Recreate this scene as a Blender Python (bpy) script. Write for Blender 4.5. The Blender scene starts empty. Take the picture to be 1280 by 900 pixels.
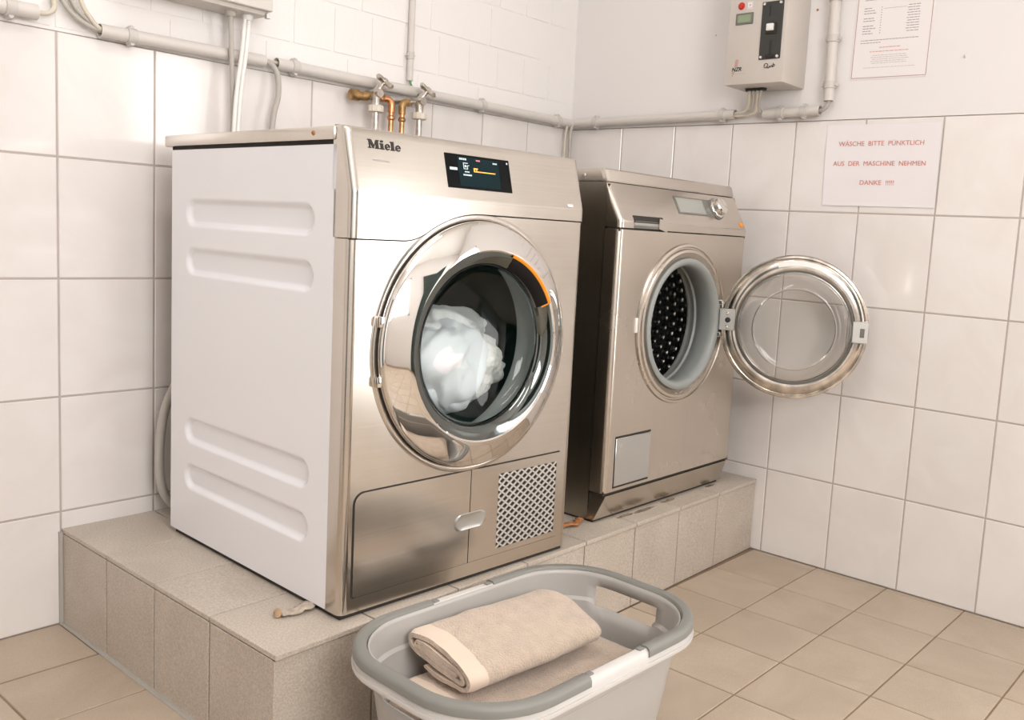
import bpy, bmesh, math, random
from mathutils import Vector, Matrix, noise
random.seed(7)
PI = math.pi
S = bpy.context.scene
C = S.collection

# ------------------------------------------------------------------ camera
F_PX, CX, CY = 1143.92, 701.76, 429.66
cam_d = bpy.data.cameras.new('camera')
cam = bpy.data.objects.new('camera', cam_d)
C.objects.link(cam)
yaw, pit, rol = 0.876054, -0.120026, 0.056276
fw = Vector((math.cos(pit)*math.sin(yaw), math.cos(pit)*math.cos(yaw), math.sin(pit)))
rt = Vector((math.cos(yaw), -math.sin(yaw), 0))
up = rt.cross(fw)
r2 = rt*math.cos(rol) + up*math.sin(rol)
u2 = up*math.cos(rol) - rt*math.sin(rol)
M = Matrix((r2, u2, -fw)).transposed().to_4x4()
M.translation = Vector((-2.41857, -2.02349, 0.90246))
cam.matrix_world = M
cam_d.sensor_width = 36
cam_d.lens = F_PX*36/1280
cam_d.shift_x = -(CX-640)/1280
cam_d.shift_y = -(450-CY)/1280
cam_d.clip_start = 0.02
S.camera = cam

# ------------------------------------------------------------------ world, lamps, exposure
w = bpy.data.worlds.new('world')
S.world = w
w.use_nodes = True
w.node_tree.nodes['Background'].inputs[0].default_value = (1.0, 0.97, 0.94, 1)
w.node_tree.nodes['Background'].inputs[1].default_value = 1.0
S.view_settings.view_transform = 'Standard'
S.view_settings.look = 'None'
S.view_settings.gamma = 1
S.view_settings.use_curve_mapping = False
S.view_settings.exposure = 0.80
LAMP_STRENGTH = 6.9
LAMP_COLOR = (1.0, 0.958, 0.935)

def area(name, loc, target, sx, sy, power, col):
    d = bpy.data.lights.new(name, 'AREA')
    d.shape = 'RECTANGLE'; d.size = sx; d.size_y = sy; d.energy = power; d.color = col
    o = bpy.data.objects.new(name, d); C.objects.link(o)
    o.location = loc
    o.rotation_euler = (Vector(target)-Vector(loc)).to_track_quat('-Z', 'Y').to_euler()
    return o
# daylight that comes in through the window in the wall behind the photographer
area('window_daylight', (-2.25, -3.32, 1.62), (-1.2, 0, 0.75), 1.1, 0.9, 23, (1.0, 0.965, 0.95))
# daylight through the glazed door at the near end of the right wall
area('door_daylight', (-0.012, -2.80, 1.12), (-2.0, -2.80, 1.12), 0.74, 1.7, 14, (1.0, 0.965, 0.95))

# ------------------------------------------------------------------ materials
def mk(name):
    m = bpy.data.materials.new(name); m.use_nodes = True
    nt = m.node_tree
    return m, nt, nt.nodes['Principled BSDF']
def N(nt, t, **kw):
    n = nt.nodes.new(t)
    for k, v in kw.items():
        setattr(n, k, v)
    return n
def plain(name, col, rough=0.5, metal=0.0, coat=0.0, spec=0.5, bump=None, var=None, emit=None, sheen=0.0):
    """principled material; var=(scale, amount) gives colour mottling, bump=(scale, strength, distance) fine relief"""
    m, nt, b = mk(name)
    b.inputs['Base Color'].default_value = (*col, 1)
    b.inputs['Roughness'].default_value = rough
    b.inputs['Metallic'].default_value = metal
    b.inputs['Coat Weight'].default_value = coat
    b.inputs['Coat Roughness'].default_value = 0.05
    b.inputs['Specular IOR Level'].default_value = spec
    b.inputs['Sheen Weight'].default_value = sheen
    tc = N(nt, 'ShaderNodeTexCoord')
    if var:
        nz = N(nt, 'ShaderNodeTexNoise'); nz.inputs['Scale'].default_value = var[0]; nz.inputs['Detail'].default_value = 5
        nt.links.new(tc.outputs['Object'], nz.inputs['Vector'])
        rp = N(nt, 'ShaderNodeValToRGB')
        a = var[1]
        rp.color_ramp.elements[0].position = 0.3; rp.color_ramp.elements[1].position = 0.7
        rp.color_ramp.elements[0].color = (*[max(0, c*(1-a)) for c in col], 1)
        rp.color_ramp.elements[1].color = (*[min(1, c*(1+a)) for c in col], 1)
        nt.links.new(nz.outputs['Fac'], rp.inputs['Fac'])
        nt.links.new(rp.outputs['Color'], b.inputs['Base Color'])
    if bump:
        nb = N(nt, 'ShaderNodeTexNoise'); nb.inputs['Scale'].default_value = bump[0]; nb.inputs['Detail'].default_value = 4
        nt.links.new(tc.outputs['Object'], nb.inputs['Vector'])
        bp = N(nt, 'ShaderNodeBump'); bp.inputs['Strength'].default_value = bump[1]; bp.inputs['Distance'].default_value = bump[2]
        nt.links.new(nb.outputs['Fac'], bp.inputs['Height'])
        nt.links.new(bp.outputs['Normal'], b.inputs['Normal'])
    if emit:
        b.inputs['Emission Color'].default_value = (*emit[0], 1)
        b.inputs['Emission Strength'].default_value = emit[1]
    return m

def tile_mat(name, c0, c1, rough, speck=None, bumpd=0.0004, coat=0.0, vscale=5.0):
    """ceramic: every tile has its own tone and its own piece of the marbling"""
    m, nt, b = mk(name)
    tc = N(nt, 'ShaderNodeTexCoord'); oi = N(nt, 'ShaderNodeObjectInfo')
    mul = N(nt, 'ShaderNodeVectorMath', operation='SCALE'); mul.inputs['Scale'].default_value = 37.0
    cmb = N(nt, 'ShaderNodeCombineXYZ')
    for i in range(3): nt.links.new(oi.outputs['Random'], cmb.inputs[i])
    nt.links.new(cmb.outputs[0], mul.inputs[0])
    add = N(nt, 'ShaderNodeVectorMath', operation='ADD')
    nt.links.new(tc.outputs['Object'], add.inputs[0]); nt.links.new(mul.outputs[0], add.inputs[1])
    nz = N(nt, 'ShaderNodeTexNoise'); nz.inputs['Scale'].default_value = vscale; nz.inputs['Detail'].default_value = 6; nz.inputs['Distortion'].default_value = 1.2
    nt.links.new(add.outputs[0], nz.inputs['Vector'])
    rp = N(nt, 'ShaderNodeValToRGB'); rp.color_ramp.elements[0].position = 0.32; rp.color_ramp.elements[1].position = 0.62
    rp.color_ramp.elements[0].color = (*c0, 1); rp.color_ramp.elements[1].color = (*c1, 1)
    nt.links.new(nz.outputs['Fac'], rp.inputs['Fac'])
    out = rp.outputs['Color']
    if speck:
        n2 = N(nt, 'ShaderNodeTexNoise'); n2.inputs['Scale'].default_value = speck[0]; n2.inputs['Detail'].default_value = 3
        nt.links.new(add.outputs[0], n2.inputs['Vector'])
        r2_ = N(nt, 'ShaderNodeValToRGB'); r2_.color_ramp.elements[0].position = 0.38; r2_.color_ramp.elements[1].position = 0.62
        lo = 1-speck[1]; hi = 1+speck[1]
        r2_.color_ramp.elements[0].color = (lo, lo, lo, 1); r2_.color_ramp.elements[1].color = (hi, hi, hi, 1)
        nt.links.new(n2.outputs['Fac'], r2_.inputs['Fac'])
        mx = N(nt, 'ShaderNodeMix', data_type='RGBA', blend_type='MULTIPLY'); mx.inputs['Factor'].default_value = 1
        nt.links.new(out, mx.inputs['A']); nt.links.new(r2_.outputs['Color'], mx.inputs['B'])
        out = mx.outputs['Result']
    hs = N(nt, 'ShaderNodeHueSaturation')
    mr = N(nt, 'ShaderNodeMapRange'); mr.inputs['To Min'].default_value = 0.975; mr.inputs['To Max'].default_value = 1.02
    nt.links.new(oi.outputs['Random'], mr.inputs['Value']); nt.links.new(mr.outputs[0], hs.inputs['Value'])
    nt.links.new(out, hs.inputs['Color']); nt.links.new(hs.outputs[0], b.inputs['Base Color'])
    b.inputs['Roughness'].default_value = rough
    b.inputs['Coat Weight'].default_value = coat
    n3 = N(nt, 'ShaderNodeTexNoise'); n3.inputs['Scale'].default_value = 9 if not speck else 160
    nt.links.new(add.outputs[0], n3.inputs['Vector'])
    bp = N(nt, 'ShaderNodeBump'); bp.inputs['Strength'].default_value = 0.35; bp.inputs['Distance'].default_value = bumpd
    nt.links.new(n3.outputs['Fac'], bp.inputs['Height']); nt.links.new(bp.outputs['Normal'], b.inputs['Normal'])
    return m

def steel_mat(name, col, rough, axis=2, streak=0.10):
    """brushed stainless: fine streaks along one axis, faint smudges"""
    m, nt, b = mk(name)
    tc = N(nt, 'ShaderNodeTexCoord'); mp = N(nt, 'ShaderNodeMapping')
    sc = [260, 260, 260]; sc[axis] = 3
    mp.inputs['Scale'].default_value = sc
    nt.links.new(tc.outputs['Object'], mp.inputs['Vector'])
    nz = N(nt, 'ShaderNodeTexNoise'); nz.inputs['Scale'].default_value = 1; nz.inputs['Detail'].default_value = 3
    nt.links.new(mp.outputs[0], nz.inputs['Vector'])
    sm = N(nt, 'ShaderNodeTexNoise'); sm.inputs['Scale'].default_value = 7; sm.inputs['Detail'].default_value = 6
    nt.links.new(tc.outputs['Object'], sm.inputs['Vector'])
    rp = N(nt, 'ShaderNodeValToRGB'); rp.color_ramp.elements[0].position = 0.25; rp.color_ramp.elements[1].position = 0.75
    rp.color_ramp.elements[0].color = (*[c*(1-streak) for c in col], 1); rp.color_ramp.elements[1].color = (*[c*(1+streak*0.6) for c in col], 1)
    mixf = N(nt, 'ShaderNodeMath', operation='ADD'); h1 = N(nt, 'ShaderNodeMath', operation='MULTIPLY'); h1.inputs[1].default_value = 0.45
    h2 = N(nt, 'ShaderNodeMath', operation='MULTIPLY'); h2.inputs[1].default_value = 0.55
    nt.links.new(nz.outputs['Fac'], h1.inputs[0]); nt.links.new(sm.outputs['Fac'], h2.inputs[0])
    nt.links.new(h1.outputs[0], mixf.inputs[0]); nt.links.new(h2.outputs[0], mixf.inputs[1])
    nt.links.new(mixf.outputs[0], rp.inputs['Fac']); nt.links.new(rp.outputs['Color'], b.inputs['Base Color'])
    mr = N(nt, 'ShaderNodeMapRange'); mr.inputs['To Min'].default_value = rough*0.8; mr.inputs['To Max'].default_value = rough*1.3
    nt.links.new(sm.outputs['Fac'], mr.inputs['Value']); nt.links.new(mr.outputs[0], b.inputs['Roughness'])
    b.inputs['Metallic'].default_value = 1
    bp = N(nt, 'ShaderNodeBump'); bp.inputs['Strength'].default_value = 0.06; bp.inputs['Distance'].default_value = 0.0004
    nt.links.new(nz.outputs['Fac'], bp.inputs['Height']); nt.links.new(bp.outputs['Normal'], b.inputs['Normal'])
    return m

def glass_mat(name, tint, gloss=0.02, power=4.5, base=0.04):
    m = bpy.data.materials.new(name); m.use_nodes = True
    nt = m.node_tree; nt.nodes.clear()
    o = N(nt, 'ShaderNodeOutputMaterial'); mx = N(nt, 'ShaderNodeMixShader')
    tr = N(nt, 'ShaderNodeBsdfTransparent'); tr.inputs[0].default_value = (*tint, 1)
    gl = N(nt, 'ShaderNodeBsdfGlossy'); gl.inputs['Roughness'].default_value = gloss
    lw = N(nt, 'ShaderNodeLayerWeight'); lw.inputs['Blend'].default_value = 0.5
    pw = N(nt, 'ShaderNodeMath', operation='POWER'); pw.inputs[1].default_value = power
    ma = N(nt, 'ShaderNodeMath', operation='MULTIPLY_ADD', use_clamp=True); ma.inputs[1].default_value = 0.9; ma.inputs[2].default_value = base
    nt.links.new(lw.outputs['Facing'], pw.inputs[0]); nt.links.new(pw.outputs[0], ma.inputs[0])
    nt.links.new(ma.outputs[0], mx.inputs[0]); nt.links.new(tr.outputs[0], mx.inputs[1]); nt.links.new(gl.outputs[0], mx.inputs[2])
    nt.links.new(mx.outputs[0], o.inputs[0])
    return m

MT = {}
MT['plaster'] = plain('white_plaster', (0.81, 0.785, 0.775), 0.7, bump=(30, 0.25, 0.002))
MT['brick'] = plain('painted_brick', (0.87, 0.845, 0.83), 0.55, bump=(60, 0.35, 0.0015))
MT['mortar'] = plain('painted_mortar', (0.83, 0.78, 0.74), 0.7, bump=(90, 0.5, 0.002))
MT['ceiling'] = plain('ceiling_paint', (0.88, 0.86, 0.83), 0.8)
MT['wall_tile'] = tile_mat('glazed_wall_tile', (0.80, 0.752, 0.728), (0.84, 0.806, 0.786), 0.13, bumpd=0.0006, coat=0.2)
MT['grout'] = plain('wall_grout', (0.50, 0.44, 0.405), 0.85, var=(20, 0.06))
MT['floor_tile'] = tile_mat('floor_tile_beige', (0.435, 0.350, 0.268), (0.50, 0.41, 0.32), 0.45, speck=(420, 0.06), bumpd=0.0006)
MT['floor_grout'] = plain('floor_grout_brown', (0.26, 0.185, 0.12), 0.9, var=(15, 0.15))
MT['plinth_tile'] = tile_mat('plinth_tile_grey_beige', (0.49, 0.425, 0.358), (0.55, 0.485, 0.415), 0.42, speck=(300, 0.13), bumpd=0.0008)
MT['plinth_grout'] = plain('plinth_grout', (0.22, 0.18, 0.14), 0.9)
MT['sealant'] = plain('grey_silicone', (0.42, 0.40, 0.36), 0.5)
MT['steel'] = steel_mat('brushed_steel', (0.64, 0.595, 0.54), 0.21, axis=0)
MT['steel_v'] = steel_mat('brushed_steel_upright', (0.64, 0.585, 0.52), 0.25, axis=2)
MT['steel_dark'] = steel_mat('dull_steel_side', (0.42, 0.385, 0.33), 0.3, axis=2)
MT['chrome'] = plain('polished_chrome', (0.80, 0.78, 0.75), 0.035, metal=1)
MT['worn_chrome'] = plain('worn_chrome', (0.60, 0.56, 0.51), 0.16, metal=1, var=(25, 0.35), bump=(40, 0.15, 0.0006))
MT['zinc'] = plain('zinc_plate', (0.62, 0.63, 0.62), 0.32, metal=1)
MT['grille'] = plain('dull_mesh_metal', (0.60, 0.57, 0.53), 0.45, metal=0.6)
MT['enamel'] = plain('white_enamel', (0.85, 0.85, 0.885), 0.16, coat=0.3)
MT['black_gloss'] = plain('black_gloss', (0.004, 0.004, 0.004), 0.06)
MT['handle_black'] = plain('black_handle', (0.006, 0.005, 0.006), 0.35, spec=0.2)
MT['smoke'] = plain('smoked_door_rim', (0.17, 0.185, 0.18), 0.07, metal=1)
MT['gap'] = plain('dark_gap', (0.03, 0.025, 0.02), 0.8)
MT['rubber'] = plain('black_rubber', (0.015, 0.015, 0.015), 0.6)
MT['gasket'] = plain('grey_rubber_gasket', (0.30, 0.32, 0.31), 0.42)
MT['drum'] = plain('drum_steel', (0.10, 0.115, 0.11), 0.3, metal=0.9)
MT['stud'] = plain('drum_stud_steel', (0.42, 0.42, 0.40), 0.18, metal=1)
MT['dryer_drum'] = plain('dryer_drum_steel', (0.030, 0.085, 0.072), 0.35)
MT['glass'] = glass_mat('clear_glass', (0.90, 0.95, 0.945), base=0.03)
MT['glass_bowl'] = glass_mat('bowl_glass', (0.965, 0.965, 0.955), 0.06, 2.4, 0.03)
MT['glass_edge'] = glass_mat('bowl_edge_glass', (0.9, 0.9, 0.88), 0.12, 1.5, 0.45)
MT['orange'] = plain('orange_plastic', (0.86, 0.30, 0.015), 0.4)
MT['linen'] = plain('white_linen', (0.80, 0.80, 0.83), 0.9, bump=(30, 0.3, 0.002), sheen=0.3)
MT['linen_stripe'] = plain('ribbed_linen', (0.78, 0.76, 0.75), 0.9, bump=(70, 0.7, 0.004), var=(60, 0.06), sheen=0.3)
MT['linen_cream'] = plain('cream_linen', (0.82, 0.78, 0.73), 0.9, bump=(110, 0.9, 0.004), var=(40, 0.06), sheen=0.3)
MT['terry'] = plain('beige_terry', (0.63, 0.49, 0.375), 0.95, bump=(330, 1.0, 0.005), var=(45, 0.09), sheen=0.5)
MT['terry_hem'] = plain('beige_woven_hem', (0.74, 0.60, 0.485), 0.9, bump=(600, 0.3, 0.0006), sheen=0.3)
MT['basket'] = plain('basket_plastic', (0.455, 0.435, 0.41), 0.36)
MT['basket_rim'] = plain('basket_rim_plastic', (0.60, 0.575, 0.55), 0.34)
MT['grip'] = plain('grey_soft_grip', (0.225, 0.222, 0.203), 0.5)
MT['pvc'] = plain('grey_pvc', (0.66, 0.62, 0.585), 0.42)
MT['pvc_dark'] = plain('grey_pvc_clip', (0.58, 0.55, 0.52), 0.45)
MT['cable'] = plain('grey_cable', (0.47, 0.44, 0.40), 0.45)
MT['cable_cream'] = plain('cream_cable', (0.66, 0.60, 0.50), 0.45)
MT['cable_white'] = plain('white_cable', (0.85, 0.83, 0.80), 0.4)
MT['cable_green'] = plain('green_wire', (0.12, 0.30, 0.14), 0.5)
MT['box_grey'] = plain('light_grey_housing', (0.60, 0.555, 0.51), 0.4)
MT['brass'] = plain('tarnished_brass', (0.42, 0.27, 0.12), 0.42, metal=0.9, var=(60, 0.4))
MT['copper'] = plain('copper_pipe', (0.68, 0.33, 0.16), 0.3, metal=1, var=(40, 0.25))
MT['tap'] = plain('dull_tap_chrome', (0.62, 0.58, 0.53), 0.28, metal=1, var=(60, 0.2))
MT['nut'] = plain('cream_plastic_nut', (0.74, 0.68, 0.58), 0.5)
MT['paper'] = plain('paper', (0.83, 0.80, 0.815), 0.32, coat=0.3)
MT['paper_plain'] = plain('notice_paper', (0.84, 0.80, 0.80), 0.5)
MT['red_print'] = plain('red_print', (0.66, 0.25, 0.20), 0.6)
MT['red_print_pale'] = plain('pale_red_print', (0.66, 0.36, 0.32), 0.6)
MT['grey_print'] = plain('grey_print', (0.30, 0.28, 0.28), 0.6)
MT['pale_print'] = plain('pale_grey_print', (0.55, 0.50, 0.49), 0.6)
MT['brown_line'] = plain('brown_line', (0.42, 0.24, 0.20), 0.6)
MT['black_plate'] = plain('black_plate', (0.033, 0.033, 0.030), 0.4)
MT['black_print'] = plain('black_print', (0.02, 0.015, 0.012), 0.5)
MT['white_plastic'] = plain('white_plastic', (0.84, 0.83, 0.80), 0.35)
MT['red_lens'] = plain('red_lens', (0.55, 0.03, 0.015), 0.2)
MT['lcd_green'] = plain('lcd_green', (0.26, 0.34, 0.20), 0.25)
MT['screen'] = plain('display_glass', (0.002, 0.003, 0.004), 0.08, spec=0.15)
MT['screen_teal'] = plain('display_lit_area', (0.002, 0.008, 0.010), 0.1, spec=0.15, emit=((0.005, 0.03, 0.038), 0.25))
MT['glyph_white'] = plain('display_white_glyph', (0.3, 0.35, 0.35), 0.4, emit=((0.55, 0.62, 0.62), 0.6))
MT['glyph_orange'] = plain('display_orange_glyph', (0.5, 0.2, 0.02), 0.4, emit=((1.0, 0.45, 0.06), 0.9))
MT['glyph_red'] = plain('display_red_glyph', (0.4, 0.1, 0.1), 0.4, emit=((0.6, 0.22, 0.2), 0.6))
MT['lcd_grey'] = plain('grey_lcd', (0.36, 0.365, 0.34), 0.12)
MT['panel_grey'] = plain('grey_bezel', (0.16, 0.155, 0.14), 0.3)
MT['rust'] = plain('rusty_brown', (0.36, 0.15, 0.05), 0.8, var=(120, 0.4))
MT['rag'] = plain('dirty_cloth', (0.50, 0.43, 0.35), 0.95, var=(80, 0.25), bump=(120, 0.6, 0.002))
MT['green_door'] = plain('dark_green_door', (0.018, 0.035, 0.03), 0.45)
MT['lamp'] = plain('lamp_diffuser', (0.9, 0.9, 0.88), 0.5, emit=(LAMP_COLOR, LAMP_STRENGTH))
MT['white_metal'] = plain('white_lamp_housing', (0.8, 0.8, 0.78), 0.4)
MT['sky_pane'] = glass_mat('window_glass', (0.95, 0.97, 0.97))
MT['brass_tan'] = plain('tan_end', (0.45, 0.30, 0.17), 0.7, var=(90, 0.2))
MT['debris'] = plain('dark_dust', (0.22, 0.18, 0.135), 0.95, var=(90, 0.4))

# ------------------------------------------------------------------ mesh helpers
def link(name, me, mat, parent=None, smooth=38):
    if mat and not me.materials: me.materials.append(MT[mat])
    if smooth:
        me.shade_smooth()
        me.set_sharp_from_angle(angle=math.radians(smooth))
    o = bpy.data.objects.new(name, me); C.objects.link(o)
    if parent: o.parent = parent
    return o

class MB:
    def __init__(s): s.v = []; s.f = []
    def add(s, vs, fs):
        n = len(s.v); s.v += [tuple(p) for p in vs]; s.f += [tuple(i+n for i in f) for f in fs]
        return s
    def box(s, x0, x1, y0, y1, z0, z1, bev=0.0, seg=1, mtx=None):
        bm = bmesh.new()
        bmesh.ops.create_cube(bm, size=1)
        for v in bm.verts:
            v.co = Vector(((x0+x1)/2+v.co.x*(x1-x0), (y0+y1)/2+v.co.y*(y1-y0), (z0+z1)/2+v.co.z*(z1-z0)))
        if bev > 0:
            bmesh.ops.bevel(bm, geom=bm.edges[:], offset=bev, segments=seg, affect='EDGES', profile=0.5)
        return s.frombm(bm, mtx)
    def frombm(s, bm, mtx=None):
        bm.verts.index_update()
        vs = [(mtx @ v.co) if mtx else v.co.copy() for v in bm.verts]
        fs = [[v.index for v in f.verts] for f in bm.faces]
        bm.free()
        return s.add(vs, fs)
    def lathe(s, prof, c=(0, 0, 0), n=48, a0=0.0, a1=2*PI, mtx=None, cap=False):
        """prof = [(radius, out)]; axis along -Y (out), in the X-Z plane"""
        full = abs(a1-a0-2*PI) < 1e-6
        k = n if full else n+1
        vs = []
        for r, o in prof:
            for i in range(k):
                t = a0+(a1-a0)*i/n
                p = Vector((c[0]+r*math.cos(t), c[1]-o, c[2]+r*math.sin(t)))
                vs.append(mtx @ p if mtx else p)
        fs = []
        for j in range(len(prof)-1):
            for i in range(n):
                i2 = (i+1) % k
                fs.append((j*k+i, j*k+i2, (j+1)*k+i2, (j+1)*k+i))
        if cap:
            fs.append(tuple(range(k))); fs.append(tuple((len(prof)-1)*k+i for i in range(k)))
        return s.add(vs, fs)
    def tube(s, pts, r, n=10, caps=True, flat=1.0):
        pts = [Vector(p) for p in pts]
        d0 = (pts[1]-pts[0]).normalized()
        a = Vector((0, 0, 1)) if abs(d0.z) < 0.9 else Vector((1, 0, 0))
        nrm = d0.cross(a).normalized()
        vs = []; fs = []
        for i, p in enumerate(pts):
            if i == 0: d = d0
            elif i == len(pts)-1: d = (pts[i]-pts[i-1]).normalized()
            else: d = ((pts[i+1]-pts[i]).normalized()+(pts[i]-pts[i-1]).normalized()).normalized()
            nrm = (nrm-d*nrm.dot(d)).normalized(); b = d.cross(nrm)
            rr = r[i] if isinstance(r, (list, tuple)) else r
            for k in range(n):
                t = 2*PI*k/n
                vs.append(p+nrm*math.cos(t)*rr+b*math.sin(t)*rr*flat)
        for i in range(len(pts)-1):
            for k in range(n):
                k2 = (k+1) % n
                fs.append((i*n+k, i*n+k2, (i+1)*n+k2, (i+1)*n+k))
        if caps:
            fs.append(tuple(range(n))); fs.append(tuple((len(pts)-1)*n+k for k in range(n)))
        return s.add(vs, fs)
    def poly(s, pts2, d0, d1, f):
        """extruded outline: pts2 in a plane, f(a, b, d) -> 3D, between depths d0 and d1"""
        n = len(pts2)
        vs = [f(a, b, d0) for a, b in pts2]+[f(a, b, d1) for a, b in pts2]
        fs = [tuple(range(n)), tuple(range(2*n-1, n-1, -1))]
        fs += [(i, (i+1) % n, n+(i+1) % n, n+i) for i in range(n)]
        return s.add(vs, fs)
    def grid(s, rows):
        k = len(rows[0]); vs = [p for r in rows for p in r]
        fs = [(j*k+i, j*k+i+1, (j+1)*k+i+1, (j+1)*k+i) for j in range(len(rows)-1) for i in range(k-1)]
        return s.add(vs, fs)
    def mesh(s, name, fix=True):
        me = bpy.data.meshes.new(name)
        me.from_pydata([tuple(v) for v in s.v], [], s.f)
        if fix:
            bm = bmesh.new(); bm.from_mesh(me)
            bmesh.ops.remove_doubles(bm, verts=bm.verts, dist=1e-6)
            bmesh.ops.recalc_face_normals(bm, faces=bm.faces); bm.to_mesh(me); bm.free()
        me.update()
        return me
    def build(s, name, mat, parent=None, smooth=38, fix=True):
        return link(name, s.mesh(name, fix), mat, parent, smooth)

def smooth_path(pts, n=8):
    """Catmull-Rom through the points"""
    P = [Vector(p) for p in pts]
    P = [P[0]*2-P[1]]+P+[P[-1]*2-P[-2]]
    out = []
    for i in range(1, len(P)-2):
        for k in range(n):
            t = k/n
            a, b, c, d = P[i-1], P[i], P[i+1], P[i+2]
            out.append(0.5*((2*b)+(c-a)*t+(2*a-5*b+4*c-d)*t*t+(3*b-a-3*c+d)*t**3))
    out.append(P[-2])
    return out

def tag(o, label, cat, group=None):
    o['label'] = label; o['category'] = cat
    if group: o['group'] = group
    return o
def struct(o):
    o['kind'] = 'structure'; return o
def thing(name, label, cat, loc=(0, 0, 0), rz=0.0, group=None):
    o = bpy.data.objects.new(name, None); C.objects.link(o)
    o.empty_display_size = 0.05
    o.location = loc; o.rotation_euler = (0, 0, rz)
    return tag(o, label, cat, group)
def place(name, me, mat, parent, loc, rot=(0, 0, 0)):
    if not me.materials: me.materials.append(MT[mat])
    o = bpy.data.objects.new(name, me); C.objects.link(o)
    o.parent = parent; o.location = loc; o.rotation_euler = rot
    return o

def rrect(x0, x1, z0, z1, r, n=6):
    """rounded rectangle outline; r = one radius or four (bl, br, tr, tl)"""
    if not isinstance(r, (list, tuple)): r = (r,)*4
    out = []
    for (cx, cz, a, rr) in ((x0+r[0], z0+r[0], PI, r[0]), (x1-r[1], z0+r[1], 1.5*PI, r[1]), (x1-r[2], z1-r[2], 0, r[2]), (x0+r[3], z1-r[3], 0.5*PI, r[3])):
        if rr < 1e-6: out.append((cx, cz)); continue
        for i in range(n+1):
            t = a+0.5*PI*i/n
            out.append((cx+rr*math.cos(t), cz+rr*math.sin(t)))
    return out

FRONT = Matrix(((1, 0, 0, 0), (0, 0, -1, 0), (0, 1, 0, 0), (0, 0, 0, 1)))       # text XY -> X,Z, facing -Y
RIGHTW = Matrix(((0, 0, -1, 0), (-1, 0, 0, 0), (0, 1, 0, 0), (0, 0, 0, 1)))      # text XY -> -Y,Z, facing -X
def text_mesh(name, body, size, mtx, bold=0.0, extrude=0.0002, align='LEFT', shear=0.0, space=1.0, wspace=1.0, width=None):
    cu = bpy.data.curves.new(name, 'FONT'); cu.body = body; cu.size = size
    cu.offset = bold; cu.extrude = extrude; cu.align_x = align; cu.align_y = 'CENTER'; cu.shear = shear
    cu.space_character = space; cu.space_word = wspace; cu.resolution_u = 3
    o = bpy.data.objects.new(name, cu); C.objects.link(o)
    dg = bpy.context.evaluated_depsgraph_get()
    me = bpy.data.meshes.new_from_object(o.evaluated_get(dg))
    bpy.data.objects.remove(o); bpy.data.curves.remove(cu)
    if width:
        xs = [v.co.x for v in me.vertices]; k = width/(max(xs)-min(xs))
        for v in me.vertices: v.co.x *= k
    me.transform(mtx); me.materials.clear()
    return me

def T(x, y, z): return Matrix.Translation((x, y, z))

# ================================================================== THE ROOM
RX0, RY0, RH = -3.3, -3.4, 2.5
WT = 0.2021

floor = struct(MB().box(RX0-0.1, 0.15, RY0-0.1, 0.15, -0.12, -0.002).build('floor', 'floor_grout', None, 0))
ceiling = struct(MB().box(RX0-0.1, 0.15, RY0-0.1, 0.15, RH, RH+0.1).build('ceiling', 'ceiling', None, 0))
wall_back = struct(MB().box(RX0-0.1, 0.15, 0.012, 0.15, -0.1, RH).build('wall_back', 'mortar', None, 0))
wr = MB(); wr.box(0.012, 0.15, -2.35, 0.012, -0.1, RH); wr.box(0.012, 0.15, RY0-0.1, -3.25, -0.1, RH); wr.box(0.012, 0.15, -3.25, -2.35, 2.08, RH)
wall_right = struct(wr.build('wall_right', 'plaster', None, 0))
# left wall with the dark door, front wall with the window opening
wl = MB()
wl.box(RX0-0.1, RX0, RY0-0.1, -2.35, -0.1, RH); wl.box(RX0-0.1, RX0, -1.45, 0.012, -0.1, RH); wl.box(RX0-0.1, RX0, -2.35, -1.45, 2.05, RH)
wall_left = struct(wl.build('wall_left', 'plaster', None, 0))
wf = MB()
wf.box(RX0, -2.85, RY0-0.1, RY0, -0.1, RH); wf.box(-1.65, 0.012, RY0-0.1, RY0, -0.1, RH)
wf.box(-2.85, -1.65, RY0-0.1, RY0, -0.1, 1.12); wf.box(-2.85, -1.65, RY0-0.1, RY0, 2.12, RH)
wall_front = struct(wf.build('wall_front', 'plaster', None, 0))
dr = struct(MB().box(RX0-0.07, RX0-0.03, -2.35, -1.45, 0, 2.05, 0.004).build('door_1', 'green_door', None))  # unseen dark door, put in for its reflection in the chrome ring
MB().tube([(RX0-0.03, -1.55, 1.03), (RX0+0.02, -1.55, 1.03), (RX0+0.02, -1.67, 1.03)], 0.009).build('door_handle', 'zinc', dr)
dm = MB()
for y0, y1 in ((-2.40, -2.35), (-1.45, -1.40)): dm.box(RX0-0.1, RX0+0.012, y0, y1, 0, 2.10, 0.003)
dm.box(RX0-0.1, RX0+0.012, -2.40, -1.40, 2.05, 2.10, 0.003)
dm.build('door_frame', 'white_metal', dr)
gd = MB()
for a, b_ in ((-3.25, -3.19), (-2.41, -2.35)): gd.box(0.03, 0.08, a, b_, 0, 2.08, 0.003)
for a, b_ in ((0, 0.20), (2.0, 2.08)): gd.box(0.03, 0.08, -3.25, -2.35, a, b_, 0.003)
gdo = struct(gd.build('door_3', 'white_metal', None))
MB().box(0.05, 0.056, -3.19, -2.41, 0.20, 2.0).build('pane', 'sky_pane', gdo, 0)
d2 = struct(MB().box(-1.25, -0.40, RY0, RY0+0.035, 0, 2.0, 0.004).build('door_2', 'green_door', None))  # second unseen door, added as a dark shape for the chrome to reflect
MB().tube([(-0.48, RY0+0.035, 1.03), (-0.48, RY0+0.08, 1.03), (-0.60, RY0+0.08, 1.03)], 0.009).build('door_handle', 'zinc', d2)
wn = MB()
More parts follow.
